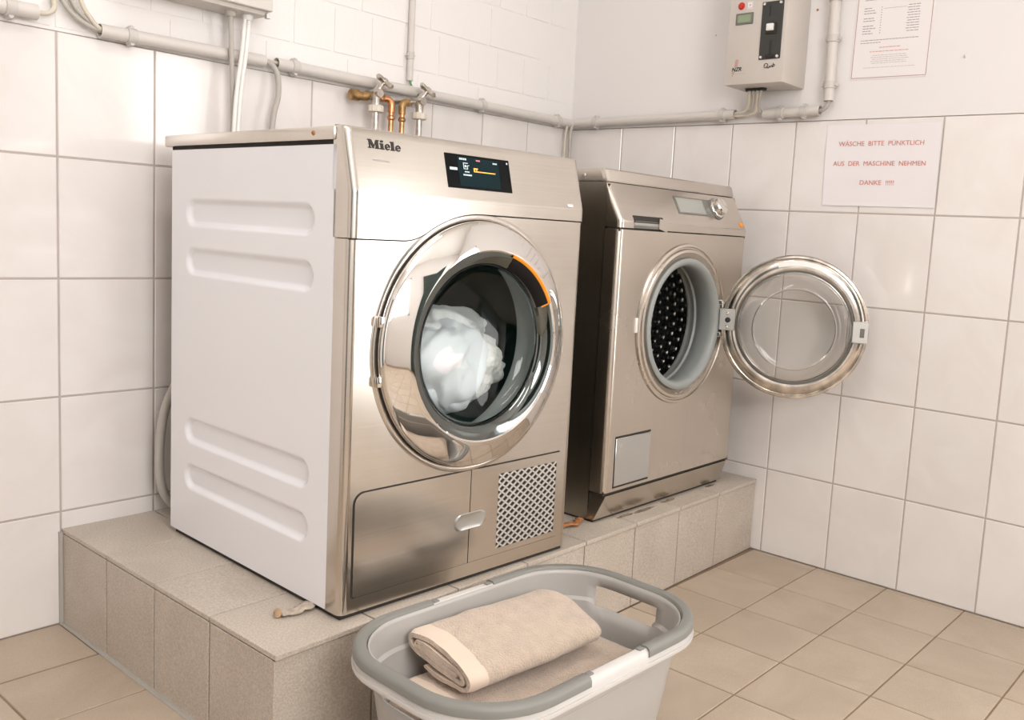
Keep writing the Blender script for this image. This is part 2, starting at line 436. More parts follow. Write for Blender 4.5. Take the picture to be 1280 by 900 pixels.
for a in (-2.85, -2.28, -1.70): wn.box(a, a+0.05, RY0-0.07, RY0-0.02, 1.12, 2.12, 0.003)
for a in (1.12, 2.07): wn.box(-2.85, -1.65, RY0-0.07, RY0-0.02, a, a+0.05, 0.003)
win = struct(wn.build('window_1', 'white_metal', None))
for a in (-2.80, -2.23): MB().box(a, a+0.53, RY0-0.05, RY0-0.045, 1.17, 2.07).build('pane', 'sky_pane', win)

# --- glazed wall tiles, one object each
def tile_mesh(name, w_, h_, t=0.008, b=0.0014):
    """upright tile: x 0..w, z 0..h, face at y=0, chamfered rim"""
    v = [(0, t, 0), (w_, t, 0), (w_, t, h_), (0, t, h_), (0, b, 0), (w_, b, 0), (w_, b, h_), (0, b, h_), (b, 0, b), (w_-b, 0, b), (w_-b, 0, h_-b), (b, 0, h_-b)]
    f = [(0, 1, 5, 4), (1, 2, 6, 5), (2, 3, 7, 6), (3, 0, 4, 7), (4, 5, 9, 8), (5, 6, 10, 9), (6, 7, 11, 10), (7, 4, 8, 11), (8, 9, 10, 11)]
    me = bpy.data.meshes.new(name); me.from_pydata(v, [], f); me.update()
    me.materials.append(MT['wall_tile'])
    return me
G = 0.0040
tm = tile_mesh('wall_tile', WT-G, 0.25-G)
tmA = tile_mesh('wall_tile_corner_back', WT+0.016-G, 0.25-G)
tmB = tile_mesh('wall_tile_corner_right', WT+0.0112-G, 0.25-G)
gb = MB().box(RX0, 0.0, 0.0018, 0.0125, 0, 1.2495).build('grout', 'grout', wall_back, 0)
gr = MB().box(0.0018, 0.0125, -2.35, 0.0, 0, 1.2495).build('grout', 'grout', wall_right, 0)
def tilt(s=0.0016): return random.uniform(-s, s)
for j in range(5):
    for k in range(15):
        x = -((k+1)*WT+0.016)
        o = place('tile', tmA if k == 0 else tm, None, wall_back, (x+G/2, 0, j*0.25+G/2), (tilt(), 0, tilt()))
    for k in range(11):
        y = -(k*WT+(0.0112 if k else 0))
        place('tile', tmB if k == 0 else tm, None, wall_right, (0, y-G/2, j*0.25+G/2), (tilt(), 0, -PI/2+tilt()))

# --- painted brickwork above the tiles: stretcher and header courses
def brick_mesh(name, w_, h_):
    bm = bmesh.new(); bmesh.ops.create_cube(bm, size=1)
    for v in bm.verts: v.co = Vector((w_/2+v.co.x*w_, 0.006+v.co.y*0.012, h_/2+v.co.z*h_))
    bmesh.ops.bevel(bm, geom=[e for e in bm.edges if all(v.co.y < 0.001 for v in e.verts)], offset=0.003, segments=2, affect='EDGES')
    me = bpy.data.meshes.new(name); bm.to_mesh(me); bm.free()
    me.materials.append(MT['brick']); me.shade_smooth(); me.set_sharp_from_angle(angle=math.radians(50))
    return me
BJ = 0.0055
MB().box(RX0, 0.004, 0.0020, 0.0125, 1.2504, 1.922).build('mortar', 'brick', wall_back, 0)
sM = brick_mesh('stretcher', 0.238-BJ, 0.119-BJ); hM = brick_mesh('header', 0.119-BJ, 0.119-BJ)
s0 = brick_mesh('stretcher_low', 0.238-BJ, 0.074-BJ); 
zc = [(1.252, s0, 0.238, -0.45), (1.3255, hM, 0.119, -0.374), (1.4445, sM, 0.238, -0.409), (1.5635, hM, 0.119, -0.374), (1.6825, sM, 0.238, -0.409), (1.8015, hM, 0.119, -0.374)]
for z, me, pw, ph in zc:
    k = math.floor(-ph/pw)
    x = ph+k*pw
    while x+pw > 0.012: x -= pw
    first = True
    while x > -2.75:
        place('brick', me, None, wall_back, (x+BJ/2, random.uniform(-0.0004, 0.0006), z+BJ/2))
        x -= pw
MB().box(RX0, 0, 0.004, 0.0125, 1.9205, RH).build('plaster', 'brick', wall_back, 0)
# plaster skin of the right wall sits a little proud behind the tile edge
MB().box(0.0003, 0.0125, -2.35, 0.006, 1.2506, RH, 0.0003).build('plaster', 'plaster', wall_right, 0)

# --- floor tiles
FT = 0.2015
def flat_tile(name, w_, h_, mat, t=0.010, b=0.0012):
    v = [(0, 0, -t), (w_, 0, -t), (w_, h_, -t), (0, h_, -t), (0, 0, -b), (w_, 0, -b), (w_, h_, -b), (0, h_, -b), (b, b, 0), (w_-b, b, 0), (w_-b, h_-b, 0), (b, h_-b, 0)]
    f = [(0, 1, 5, 4), (1, 2, 6, 5), (2, 3, 7, 6), (3, 0, 4, 7), (4, 5, 9, 8), (5, 6, 10, 9), (6, 7, 11, 10), (7, 4, 8, 11), (8, 9, 10, 11)]
    me = bpy.data.meshes.new(name); me.from_pydata(v, [], f); me.update(); me.materials.append(MT[mat])
    return me
ftm = flat_tile('floor_tile', FT-0.0044, 0.2012-0.0040, 'floor_tile')
ftn = flat_tile('floor_tile_strip', 0.0205-0.002, 0.2012-0.0034, 'floor_tile')
for i in range(-1, 16):
    x1 = -0.0205-FT*i; x0 = x1-FT
    for j in range(-4, 12):
        y1 = -0.999-0.2012*j; y0 = y1-0.2012
        if x0 > -1.64 and y0 > -0.81: continue
        if y1 > 0.02 or y0 < RY0: continue
        if i < 0: place('tile', ftn, None, floor, (-0.0195, y0+0.0017, 0))
        else: place('tile', ftm, None, floor, (x0+0.0022, y0+0.0020, 0))
MB().box(RX0, -1.64, -0.19, 0, -0.006, -0.0004).build('tile_strip', 'floor_tile', floor, 0)

# ================================================================== PLINTH
PZ = 0.213
plinth = thing('tiled_plinth', 'low plinth clad in speckled grey-beige tiles that carries both machines', 'plinth', (0, 0, 0))
def yf(x): return -0.787+0.0155*x       # front face runs very slightly out of square
PL, PR = -1.632, -0.001
core = MB()
core.add([(PL+0.006, -0.001, 0), (PR, -0.001, 0), (PR, yf(PR)+0.006, 0), (PL+0.006, yf(PL)+0.006, 0), (PL+0.006, -0.001, PZ-0.004), (PR, -0.001, PZ-0.004), (PR, yf(PR)+0.006, PZ-0.004), (PL+0.006, yf(PL)+0.006, PZ-0.004)],
         [(0, 1, 2, 3), (4, 5, 6, 7), (0, 1, 5, 4), (1, 2, 6, 5), (2, 3, 7, 6), (3, 0, 4, 7)])
core.build('core', 'plinth_grout', plinth, 0)
xs = [PR]+[-0.0205-FT*k for k in range(1, 8)]+[PL]
def hexa(q, d, name, mat, parent, b=0.001):
    """tile from four corners (ccw seen from outside) pushed inward by d"""
    q = [Vector(p) for p in q]
    n = (q[1]-q[0]).cross(q[3]-q[0]).normalized()
    c = sum(q, Vector())/4
    top = [p+(c-p).normalized()*b*1.4 for p in q]
    rim = [p-n*b for p in q]; bot = [p-n*d for p in q]
    v = bot+rim+top
    f = [(0, 1, 5, 4), (1, 2, 6, 5), (2, 3, 7, 6), (3, 0, 4, 7), (4, 5, 9, 8), (5, 6, 10, 9), (6, 7, 11, 10), (7, 4, 8, 11), (8, 9, 10, 11)]
    me = bpy.data.meshes.new(name); me.from_pydata([tuple(p-c) for p in v], [], f); me.update()
    o = place(name, me, mat, parent, c)
    return o
g = 0.0020
for i in range(8):
    a, b_ = xs[i+1]+g, xs[i]-g          # a is left
    if i == 7: a = PL
    hexa([(a, yf(a), 0.001), (b_, yf(b_), 0.001), (b_, yf(b_), PZ-0.0112), (a, yf(a), PZ-0.0112)], 0.006, 'front_tile', 'plinth_tile', plinth)
    for j in range(4):
        def yy(x, t): return yf(x)+(0-yf(x))*t
        t0, t1 = j*0.2455, (j+1)*0.2455 if j < 3 else 0.998
        e = 0.004 if j == 0 else -g
        hexa([(a, yy(a, t0)-e, PZ), (b_, yy(b_, t0)-e, PZ), (b_, yy(b_, t1)-g, PZ), (a, yy(a, t1)-g, PZ)], 0.0085, 'top_tile', 'plinth_tile', plinth)
ys = [yf(PL)]+[yf(PL)*(1-0.2455*k) for k in (1, 2, 3)]+[-0.004]
for j in range(4):
    a, b_ = ys[j+1]-g, ys[j]+g
    hexa([(PL, a, 0.001), (PL, b_, 0.001), (PL, b_, PZ-0.0112), (PL, a, PZ-0.0112)], 0.006, 'side_tile', 'plinth_tile', plinth)
MB().tube([(PL-0.002, -0.003, 0.0), (PL-0.002, -0.003, PZ-0.006)], 0.006, 6).build('sealant_joint', 'sealant', plinth)
MB().tube([(PL-0.002, -0.003, 0.001), (PL-0.002, yf(PL), 0.001)], 0.005, 6).build('sealant_joint', 'sealant', plinth)
MB().tube([(PL, -0.002, PZ-0.0036), (PR-0.002, -0.002, PZ-0.0036)], 0.0035, 6).build('sealant_joint', 'sealant', plinth)

# ================================================================== shared machine pieces
def rim_plate(x0, x1, z0, z1, cx, cz, r, y, n=72):
    """flat plate at depth y with a round hole"""
    ang = sorted(set([2*PI*i/n for i in range(n)]+[math.atan2(zz-cz, xx-cx) % (2*PI) for xx in (x0, x1) for zz in (z0, z1)]))
    inn = []; outp = []
    for t in ang:
        c, s = math.cos(t), math.sin(t)
        k = min(((x1-cx)/c if c > 1e-9 else (x0-cx)/c if c < -1e-9 else 1e9), ((z1-cz)/s if s > 1e-9 else (z0-cz)/s if s < -1e-9 else 1e9))
        inn.append((cx+r*c, y, cz+r*s)); outp.append((cx+k*c, y, cz+k*s))
    n_ = len(ang)
    mb = MB().add(inn+outp, [(i, (i+1) % n_, n_+(i+1) % n_, n_+i) for i in range(n_)])
    return mb
def corner_cols(wd, r, d, n=5):
    """(x, dy) across a front with rounded upright edges, returning to depth d at both sides"""
    L = [(0, d), (0, r)]
    for i in range(1, n+1):
        t = 0.5*PI*i/n
        L.append((r-r*math.cos(t), r-r*math.sin(t)))
    L.append((r+0.003, 0.0))
    return L, [(wd-x, y) for x, y in reversed(L)]

# ================================================================== TUMBLE DRYER
DW, DD = 0.588, 0.655
dry = thing('tumble_dryer', 'steel-fronted tumble dryer with white side panel, large chrome round door closed', 'tumble dryer', (-1.487, -0.782, PZ), math.atan2(-0.017, 0.585))
DZ0, DZL, DTOP = 0.010, 0.818, 0.847
DC = (0.294, 0.470)
# carcass (inside skin), back and right side
car = MB()
car.add([(0.016, 0.045, DZ0), (DW, 0.045, DZ0), (DW, DD-0.03, DZ0), (0.016, DD-0.03, DZ0), (0.016, 0.045, DZL), (DW, 0.045, DZL), (DW, DD-0.03, DZL), (0.016, DD-0.03, DZL)],
        [(0, 1, 2, 3), (4, 5, 6, 7), (1, 2, 6, 5), (2, 3, 7, 6), (3, 0, 4, 7)])
car.build('carcass', 'steel_dark', dry, 0)
# white side panel with four pressed recesses
side_rec = [(0.102, 0.565, 0.689, 0.052), (0.102, 0.565, 0.591, 0.052), (0.102, 0.565, 0.239, 0.052), (0.102, 0.565, 0.140, 0.052)]   # y range centres, z centre, height
SY0, SY1 = 0.0415, 0.628
def rec_depth(y, z):
    d = 0.0
    for a, b_, zc_, h_ in side_rec:
        r = h_/2+0.003
        qx = max(a+r-y, y-(b_-r), 0); qz = abs(z-zc_)
        dist = math.hypot(qx, qz)
        t = (r-dist)/r
        if t > 0:
            # steep at the top lip and ends, easing out towards the bottom
            e = min(1.0, t/0.42); e = e*e*(3-2*e)
            d = max(d, 0.0085*e)
    return d
zsamp = [DZ0+0.002]
z = DZ0+0.002
zz = sorted(set([DZ0+0.002, DZL-0.003]+[round(zc_+t*0.0024, 5) for _, _, zc_, _ in side_rec for t in range(-13, 14)]))
yysm = sorted(set([SY0, SY1]+[round(0.098+i*0.0035, 5) for i in range(14)]+[round(0.523+i*0.0035, 5) for i in range(14)]+[0.15+0.0373*i for i in range(11)]))
rows = []
for z in zz:
    rows.append([(rec_depth(y, z), y, z) for y in yysm])
sp = MB().grid(rows)
sp.box(0.0005, 0.006, SY0, SY0+0.002, zz[0], zz[-1]); 
sp.box(0.0002, 0.02, SY1-0.002, SY1, zz[0], zz[-1]); sp.box(0.0002, 0.02, SY0, SY1, zz[0]-0.0015, zz[0])
sp.build('side_panel', 'enamel', dry, 40, fix=False)
# lid
MB().box(-0.004, DW+0.004, 0.046, DD, DZL+0.004, DTOP-0.002, 0.003, 2).build('lid', 'steel', dry)
MB().box(0.004, DW-0.004, 0.038, DD-0.02, DZL-0.006, DZL+0.006).build('lid_gap', 'gap', dry, 0)
MB().lathe([(0.0, 0.003), (0.003, 0.0025), (0.0045, 0.0)], (0, 0, 0), 12, mtx=T(-0.004, 0.105, 0.834) @ Matrix.Rotation(-PI/2, 4, 'Z')).build('screw', 'rust', dry)
# front: lower plate with door hole, rounded upright edges
RC = 0.013
Lc, Rc = corner_cols(DW, RC, 0.043)
ZF1 = 0.712
fr = rim_plate(RC+0.003, DW-RC-0.003, DZ0, ZF1+0.008, DC[0], DC[1], 0.205, 0.00003)
zr = [DZ0, ZF1+0.008]
fr.grid([[(x, y, z) for x, y in Lc] for z in (DZ0, 0.6605)]); fr.grid([[(x, y, z) for x, y in Rc] for z in (DZ0, 0.7145)])
fr.grid([[(x, 0.0, DZ0), (x, 0.043, DZ0)] for x in (RC, DW-RC)])
fr.lathe([(0.2053, 0.0), (0.2053, -0.03)], (DC[0], 0.0004, DC[1]), 72)
fr.build('front_panel', 'steel', dry, 38)
# raised moulding ring round the door, and the dark joint
MB().lathe([(0.2465, 0.0003), (0.2420, 0.0022), (0.2380, 0.0022), (0.2350, 0.0003)], (DC[0], 0, DC[1]), 72).build('door_surround', 'steel', dry, 60)
MB().lathe([(0.2365, 0.0008), (0.226, 0.0008)], (DC[0], 0, DC[1]), 72).build('door_joint', 'gap', dry)
# fascia with stepped lower edge and sloped upper half
def low(u):
    arc = 0.470+math.sqrt(max(0.0, 0.246**2-(u-0.294)**2)) if u < 0.294 else 0.716
    lo_, hi_ = 0.110, 0.165
    if u <= lo_: return 0.662
    if u >= hi_: return max(0.662, arc)
    t = (u-lo_)/(hi_-lo_); e = t*t
    end = 0.470+math.sqrt(0.246**2-(hi_-0.294)**2)
    return 0.662+(end-0.662)*e
CR = 0.739; SLP = 0.026
ucols = [(x, y) for x, y in Lc]+[(RC+0.003+(DW-2*RC-0.006)*i/70, 0.0) for i in range(1, 70)]+[(x, y) for x, y in Rc]
def fas_y(z):
    if z <= CR: return -0.003
    t = (z-CR)/(DTOP-0.008-CR)
    return -0.003+SLP*t
rows = []
zl = [0.0, 0.5, 1.0]
for t in (0.0, 0.004, 0.5, 0.97, 1.0):
    r = []
    for x, y in ucols:
        z = low(x)+(CR-low(x))*t
        yb = -0.003 if t > 0 else 0.0005
        r.append((x, 0.047 if y > 0.04 else yb+y, z))
    rows.append(r)
for t in (0.03, 0.5, 0.93, 1.0):
    z = CR+(DTOP-0.006-CR)*t
    rows.append([(x, 0.052 if y > 0.04 else fas_y(z)+y, z) for x, y in ucols])
zt = DTOP-0.006
for dz, dy in ((0.003, 0.0015), (0.0052, 0.005), (0.006, 0.010)):
    rows.append([(min(max(x, dy*0.3), DW-dy*0.3), 0.052 if y > 0.04 else fas_y(zt)+y+dy, zt+dz) for x, y in ucols])
rows.append([(x, 0.052, DTOP) for x, y in ucols])
fa = MB().grid(rows).build('control_panel', 'steel', dry, 30, fix=False)
# dark joint line under the fascia
jl = []
for i in range(120):
    u = 0.002+(DW-0.004)*i/119
    jl.append((u, -0.0005+(0.006 if (u < 0.006 or u > DW-0.006) else 0), low(u)-0.0012))
MB().tube(jl, 0.0014, 5).build('panel_joint', 'gap', dry)
# pieces lying on the sloped fascia: frame with X right, Y up the slope, Z outward
slope = math.atan2(SLP, DTOP-0.008-CR)
def fas_m(u, z, out=0.0006):
    y = fas_y(z)
    m = Matrix.Rotation(-slope, 4, 'X')
    return T(u, y, z) @ m @ T(0, -out, 0) @ FRONT
def fpatch(name, mat, parent, u0, u1, z0, z1, out, th=0.0006, bev=0.0):
    mb = MB(); zc_ = (z0+z1)/2; h_ = (z1-z0)/math.cos(slope)
    mb.box(u0-(u0+u1)/2, u1-(u0+u1)/2, -h_/2, h_/2, -th, 0, bev, 1, fas_m((u0+u1)/2, zc_, out))
    return mb.build(name, mat, parent)
dis = fpatch('display', 'screen', fa, 0.2115, 0.3745, 0.7605, 0.8225, 0.0012, 0.003, 0.0004)
fpatch('lit_screen', 'screen_teal', fa, 0.241, 0.345, 0.765, 0.818, 0.0014, 0.0002)
gm = MB()
def gp(mb, u0, u1, z0, z1, out=0.0017):
    zc_ = (z0+z1)/2
    mb.box(u0-(u0+u1)/2, u1-(u0+u1)/2, -(z1-z0)/2, (z1-z0)/2, -0.0002, 0, 0, 1, fas_m((u0+u1)/2, zc_, out))
gp(gm, 0.2195, 0.2375, 0.7925, 0.7975)                                        # brand mark at the left
for i in range(4): gp(gm, 0.2455+i*0.0045, 0.2455+i*0.0045+0.0033, 0.8125, 0.8160)
for i in range(3): gp(gm, 0.330+i*0.0038, 0.330+i*0.0038+0.0028, 0.8110, 0.8138)
for (a, b_, c_, d_) in ((0.2535, 0.2650, 0.8065, 0.8078), (0.2535, 0.2548, 0.7960, 0.8065), (0.2535, 0.2640, 0.7960, 0.7972), (0.2627, 0.2640, 0.7960, 0.8030), (0.2640, 0.2680, 0.8025, 0.8036), (0.2565, 0.2610, 0.7995, 0.8035)): gp(gm, a, b_, c_, d_)
for i in range(3): gp(gm, 0.2555+i*0.004, 0.2555+i*0.004+0.003, 0.7903, 0.7925)
for i in range(5): gp(gm, 0.2510+i*0.0043, 0.2510+i*0.0043+0.0034, 0.7842, 0.7870)
gp(gm, 0.3665, 0.3695, 0.8140, 0.8175)
gm.build('display_glyphs', 'glyph_white', fa, 0)['kind'] = 'stuff'
go = MB(); gp(go, 0.2785, 0.2890, 0.7975, 0.7998); gp(go, 0.2790, 0.3335, 0.7925, 0.7943); gp(go, 0.2785, 0.2812, 0.7925, 0.7998)
gp(go, 0.2845, 0.2865, 0.7950, 0.7998)
go.build('display_glyphs', 'glyph_orange', fa, 0)['kind'] = 'stuff'
gq = MB()
for i in range(3): gp(gq, 0.2870+i*0.0036, 0.2870+i*0.0036+0.0028, 0.8128, 0.8155)
gq.build('display_glyphs', 'glyph_red', fa, 0)['kind'] = 'stuff'
def ell(cx, cy, rx, ry, a, b_, n_=14): return [(cx+rx*math.cos(math.radians(a+(b_-a)*i/n_)), cy+ry*math.sin(math.radians(a+(b_-a)*i/n_))) for i in range(n_+1)]
LET = {'M': [[(0, 0), (.42, 0), (.42, .11), (.29, .11), (.29, .72), (.62, 0), (.74, 0), (1.06, .76), (1.06, .11), (.93, .11), (.93, 0), (1.52, 0), (1.52, .11), (1.40, .11), (1.40, .89), (1.52, .89), (1.52, 1), (1.10, 1), (.80, .32), (.48, 1), (0, 1), (0, .89), (.15, .89), (.15, .11), (0, .11)]],
       'i': [[(0, 0), (.62, 0), (.62, .11), (.48, .11), (.48, .68), (0, .68), (0, .57), (.13, .57), (.13, .11), (0, .11)], [(.13, .80), (.48, .80), (.48, 1.02), (.13, 1.02)]],
       'l': [[(0, 0), (.62, 0), (.62, .11), (.48, .11), (.48, 1.02), (0, 1.02), (0, .91), (.13, .91), (.13, .11), (0, .11)]],
       'e': [ell(.36, .34, .36, .36, 0, 325, 22)+list(reversed(ell(.38, .34, .15, .25, 0, 325, 22))), [(.20, .30), (.72, .30), (.72, .39), (.20, .39)]]}
lx = 0.0; EM = 0.0152
for ch, adv in (('M', 1.60), ('i', .70), ('e', .78), ('l', .70), ('e', .78)):
    lgm = MB()
    for ol_ in LET[ch]:
        mtx_ = fas_m(0.0440, 0.8130, 0.0004)
        lgm.poly([((lx+a)*EM, b_*EM) for a, b_ in ol_], 0.0, 0.0007, lambda a, b_, d: mtx_ @ Vector((a, b_, d)))
    lgm.build('logo_letter', 'black_print', fa, 0)
    lx += adv
pf = text_mesh('imprint', 'PROFESSIONAL', 0.0048, fas_m(0.0500, 0.7935, 0.0008), width=0.036)
link('imprint', pf, 'pale_print', fa, 0)
fpatch('badge', 'white_plastic', fa, 0.533, 0.549, 0.7440, 0.7490, 0.0014, 0.001)
# ---- door
door = MB().lathe([(0.2260, -0.001), (0.2325, 0.002), (0.2340, 0.008), (0.2330, 0.0130), (0.2300, 0.0170), (0.2260, 0.0195), (0.2150, 0.0250), (0.2030, 0.0305), (0.1920, 0.0350), (0.1840, 0.0380), (0.1810, 0.0385), (0.1785, 0.0365)], (DC[0], 0, DC[1]), 128).build('door', 'chrome', dry, 45)
door['label'] = 'polished chrome door ring'
MB().lathe([(0.1790, 0.0362), (0.1700, 0.0345), (0.1570, 0.0280), (0.1500, 0.0190), (0.1485, 0.0120)], (DC[0], 0, DC[1]), 96).build('inner_rim', 'smoke', door, 50)
MB().lathe([(0.1490, 0.0135), (0.1460, 0.0040), (0.1360, -0.0060), (0.1150, -0.0160), (0.0800, -0.0235), (0.0400, -0.0270), (0.0001, -0.0280)], (DC[0], 0, DC[1]), 80).build('glass', 'glass', door, 60)
a0, a1 = math.radians(27), math.radians(72)
MB().lathe([(0.1775, 0.0372), (0.1700, 0.0356), (0.1590, 0.0304), (0.1530, 0.0245)], (DC[0], 0, DC[1]), 24, a0, a1).build('handle_recess', 'handle_black', door, 60)
hm = MB().lathe([(0.1812, 0.0380), (0.1812, 0.0402), (0.1770, 0.0398), (0.1752, 0.0372)], (DC[0], 0, DC[1]), 24, a0-0.01, a1+0.03)
hm.lathe([(0.1752, 0.0376), (0.1600, 0.0316)], (DC[0], 0, DC[1]), 1, a0-0.016, a0)
hm.build('handle_edge', 'orange', door, 50)
for zz_ in (0.522, 0.418):
    MB().box(DC[0]-0.2375, DC[0]-0.226, -0.013, 0.0, zz_-0.010, zz_+0.010, 0.003, 2).build('hinge', 'chrome', door)
MB().box(DC[0]+0.226, DC[0]+0.2365, -0.014, -0.002, 0.440, 0.462, 0.002).build('latch', 'zinc', door)
# rubber collar and drum behind the glass
MB().lathe([(0.205, -0.001), (0.196, -0.020), (0.180, -0.050), (0.182, -0.070)], (DC[0], 0, DC[1]), 64).build('collar', 'gasket', dry, 60)
dm = MB().lathe([(0.182, -0.066), (0.262, -0.078), (0.268, -0.10), (0.268, -0.50), (0.255, -0.52), (0.0001, -0.525)], (DC[0], 0, DC[1]), 64)
for k in range(3):
    t = 2*PI*k/3+0.9
    rx, rz = math.cos(t), math.sin(t)
    dm.tube([(DC[0]+rx*0.255, 0.11, DC[1]+rz*0.255), (DC[0]+rx*0.235, 0.14, DC[1]+rz*0.235), (DC[0]+rx*0.235, 0.46, DC[1]+rz*0.235), (DC[0]+rx*0.255, 0.49, DC[1]+rz*0.255)], 0.025, 8)
dm.build('drum', 'dryer_drum', dry, 40)
# ---- lower flap and vent
YF = -0.0012
fy = lambda a, b_, d: (a, d, b_)
MB().poly(rrect(0.0225, 0.5560, 0.0365, 0.2265, (0.006, 0.006, 0.006, 0.022), 6), -0.0002, -0.0006, fy).build('flap_gap', 'gap', dry, 0)
fl = MB().poly(rrect(0.0245, 0.2935, 0.0385, 0.2245, (0.005, 0.001, 0.001, 0.020), 6), -0.0006, -0.0034, fy).build('service_flap', 'steel', dry, 30)
VX0, VX1, VZ0, VZ1 = 0.370, 0.5420, 0.0505, 0.2050
vf = MB()
for (a, b_, c_, d_) in ((0.2955, VX0, 0.0385, 0.2245), (VX1, 0.5540, 0.0385, 0.2245), (VX0, VX1, 0.0385, VZ0), (VX0, VX1, VZ1, 0.2245)):
    vf.box(a, b_, -0.0034, -0.0006, c_, d_)
vent = vf.build('vent_panel', 'steel', dry, 30)
MB().box(VX0, VX1, -0.0009, -0.0006, VZ0, VZ1).build('vent_cavity', 'gap', vent, 0)
# expanded-metal mesh: staggered diamonds
me_ = MB(); NX, NZ = 8, 10
dx, dz = (VX1-VX0)/NX, (VZ1-VZ0)/NZ
def strand(p, q_, wd=0.00175):
    a = Vector((p[0], 0, p[1])); b_ = Vector((q_[0], 0, q_[1]))
    d = (b_-a).normalized(); n_ = Vector((-d.z, 0, d.x))*wd
    v = []
    for s_ in (a-d*0.001, b_+d*0.001):
        v += [s_+n_+Vector((0, -0.0010, 0)), s_+n_+Vector((0, -0.0030, 0)), s_-n_+Vector((0, -0.0034, 0)), s_-n_+Vector((0, -0.0010, 0))]
    me_.add(v, [(0, 1, 5, 4), (1, 2, 6, 5), (2, 3, 7, 6)])
for i in range(NX*2):
    for j in range(NZ*2):
        x0 = VX0+i*dx/2; x1 = x0+dx/2; z0 = VZ0+j*dz/2; z1 = z0+dz/2
        if (i+j) % 2 == 0: strand((x0, z0), (x1, z1))
        else: strand((x0, z1), (x1, z0))
me_.build('mesh_grille', 'grille', vent, 0, fix=False)
# pill-shaped finger pull across the joint
pm = MB(); rws = []
for t, o in ((1.0, 0.0036), (0.93, 0.0050), (0.84, 0.0046), (0.6, 0.0040), (0.3, 0.0037), (0.02, 0.0036)):
    hw, hh = 0.042*t, 0.0165*t
    ol = rrect(-hw, hw, -hh, hh, hh*0.999, 8)
    rws.append([(0.297+a, -o, 0.124+b_) for a, b_ in ol+ol[:1]])
pm.grid(rws).build('finger_pull', 'zinc', fl, 50)
for u, v_ in ((0.05, 0.10), (0.538, 0.10), (0.05, 0.55), (0.538, 0.55)):
    MB().lathe([(0.0001, 0.006), (0.018, 0.006), (0.020, 0.0), (0.014, -0.006), (0.0001, -0.006)], (0, 0, 0), 16, mtx=T(u, v_, 0.006) @ Matrix.Rotation(PI/2, 4, 'X')).build('foot', 'rubber', dry)

MB().box(0.006, DW-0.006, 0.007, DD-0.04, 0.0006, DZ0+0.001).build('base_shadow', 'gap', dry, 0)  # dark box standing in for the shadow line under the dryer

# ---- laundry behind the dryer door
def lump(name, c, r, seed, mat, label, amp=0.46, sub=5, fr_=2.2):
    bm = bmesh.new(); bmesh.ops.create_icosphere(bm, subdivisions=sub, radius=1)
    off = Vector((seed*3.1, seed*7.7, seed*1.9))
    rot = Matrix.Rotation(seed*0.9+0.4, 3, 'Y') @ Matrix.Rotation(0.5, 3, 'Z')
    for v in bm.verts:
        p = v.co.copy(); q_ = rot @ p
        n1 = noise.noise(p*1.1+off)
        f1 = 1-abs(noise.noise(Vector((q_.x*0.8, q_.y*0.8, q_.z*2.6))+off*2))*2.2
        q2 = rot @ q_
        f2 = 1-abs(noise.noise(Vector((q2.x*4.2, q2.y*1.6, q2.z*1.2))+off*3))*2.2
        k = 1+amp*(0.75*n1+0.34*f1+0.15*f2)
        v.co = Vector((p.x*r[0], p.y*r[1], p.z*r[2]))*k
    me = bpy.data.meshes.new(name); bm.to_mesh(me); bm.free()
    o = link(name, me, mat, None, 180)
    o.matrix_world = dry.matrix_basis @ T(*c)
    return tag(o, label, 'laundry', 'white laundry inside the dryer')
lump('white_bedsheet', (0.275, 0.100, 0.425), (0.105, 0.066, 0.072), 1, 'linen', 'smooth white sheet bunched in the middle of the dryer window')
lump('ribbed_shirt', (0.335, 0.150, 0.478), (0.100, 0.060, 0.050), 2, 'linen_stripe', 'pale ribbed shirt on top of the wash in the dryer window')
lump('cream_towel', (0.390, 0.120, 0.405), (0.080, 0.055, 0.058), 3, 'linen_cream', 'cream textured cloth at the lower right in the dryer window')
lump('white_pillowcase', (0.300, 0.125, 0.368), (0.100, 0.060, 0.045), 5, 'linen', 'white cloth lying lowest in the dryer window')

# ================================================================== WASHING MACHINE
WW, WD = 0.593, 0.62
wm = thing('washing_machine', 'all-steel washing machine in the corner with its round glass door swung open', 'washing machine', (-0.712, -0.757, PZ), 0)
WC = (0.296, 0.475)
WZL, WTOP = 0.814, 0.845
WY = 0.046
cw = MB().box(0.004, WW-0.004, WY, WD, 0.014, WZL-0.003)
# leave the front of the casing open for the drum
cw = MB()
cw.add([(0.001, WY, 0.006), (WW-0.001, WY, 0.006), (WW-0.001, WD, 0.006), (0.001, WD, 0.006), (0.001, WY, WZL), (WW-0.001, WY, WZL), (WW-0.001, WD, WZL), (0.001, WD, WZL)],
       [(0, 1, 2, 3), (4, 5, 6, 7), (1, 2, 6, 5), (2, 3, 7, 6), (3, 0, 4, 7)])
cw.build('casing', 'steel_dark', wm, 0)
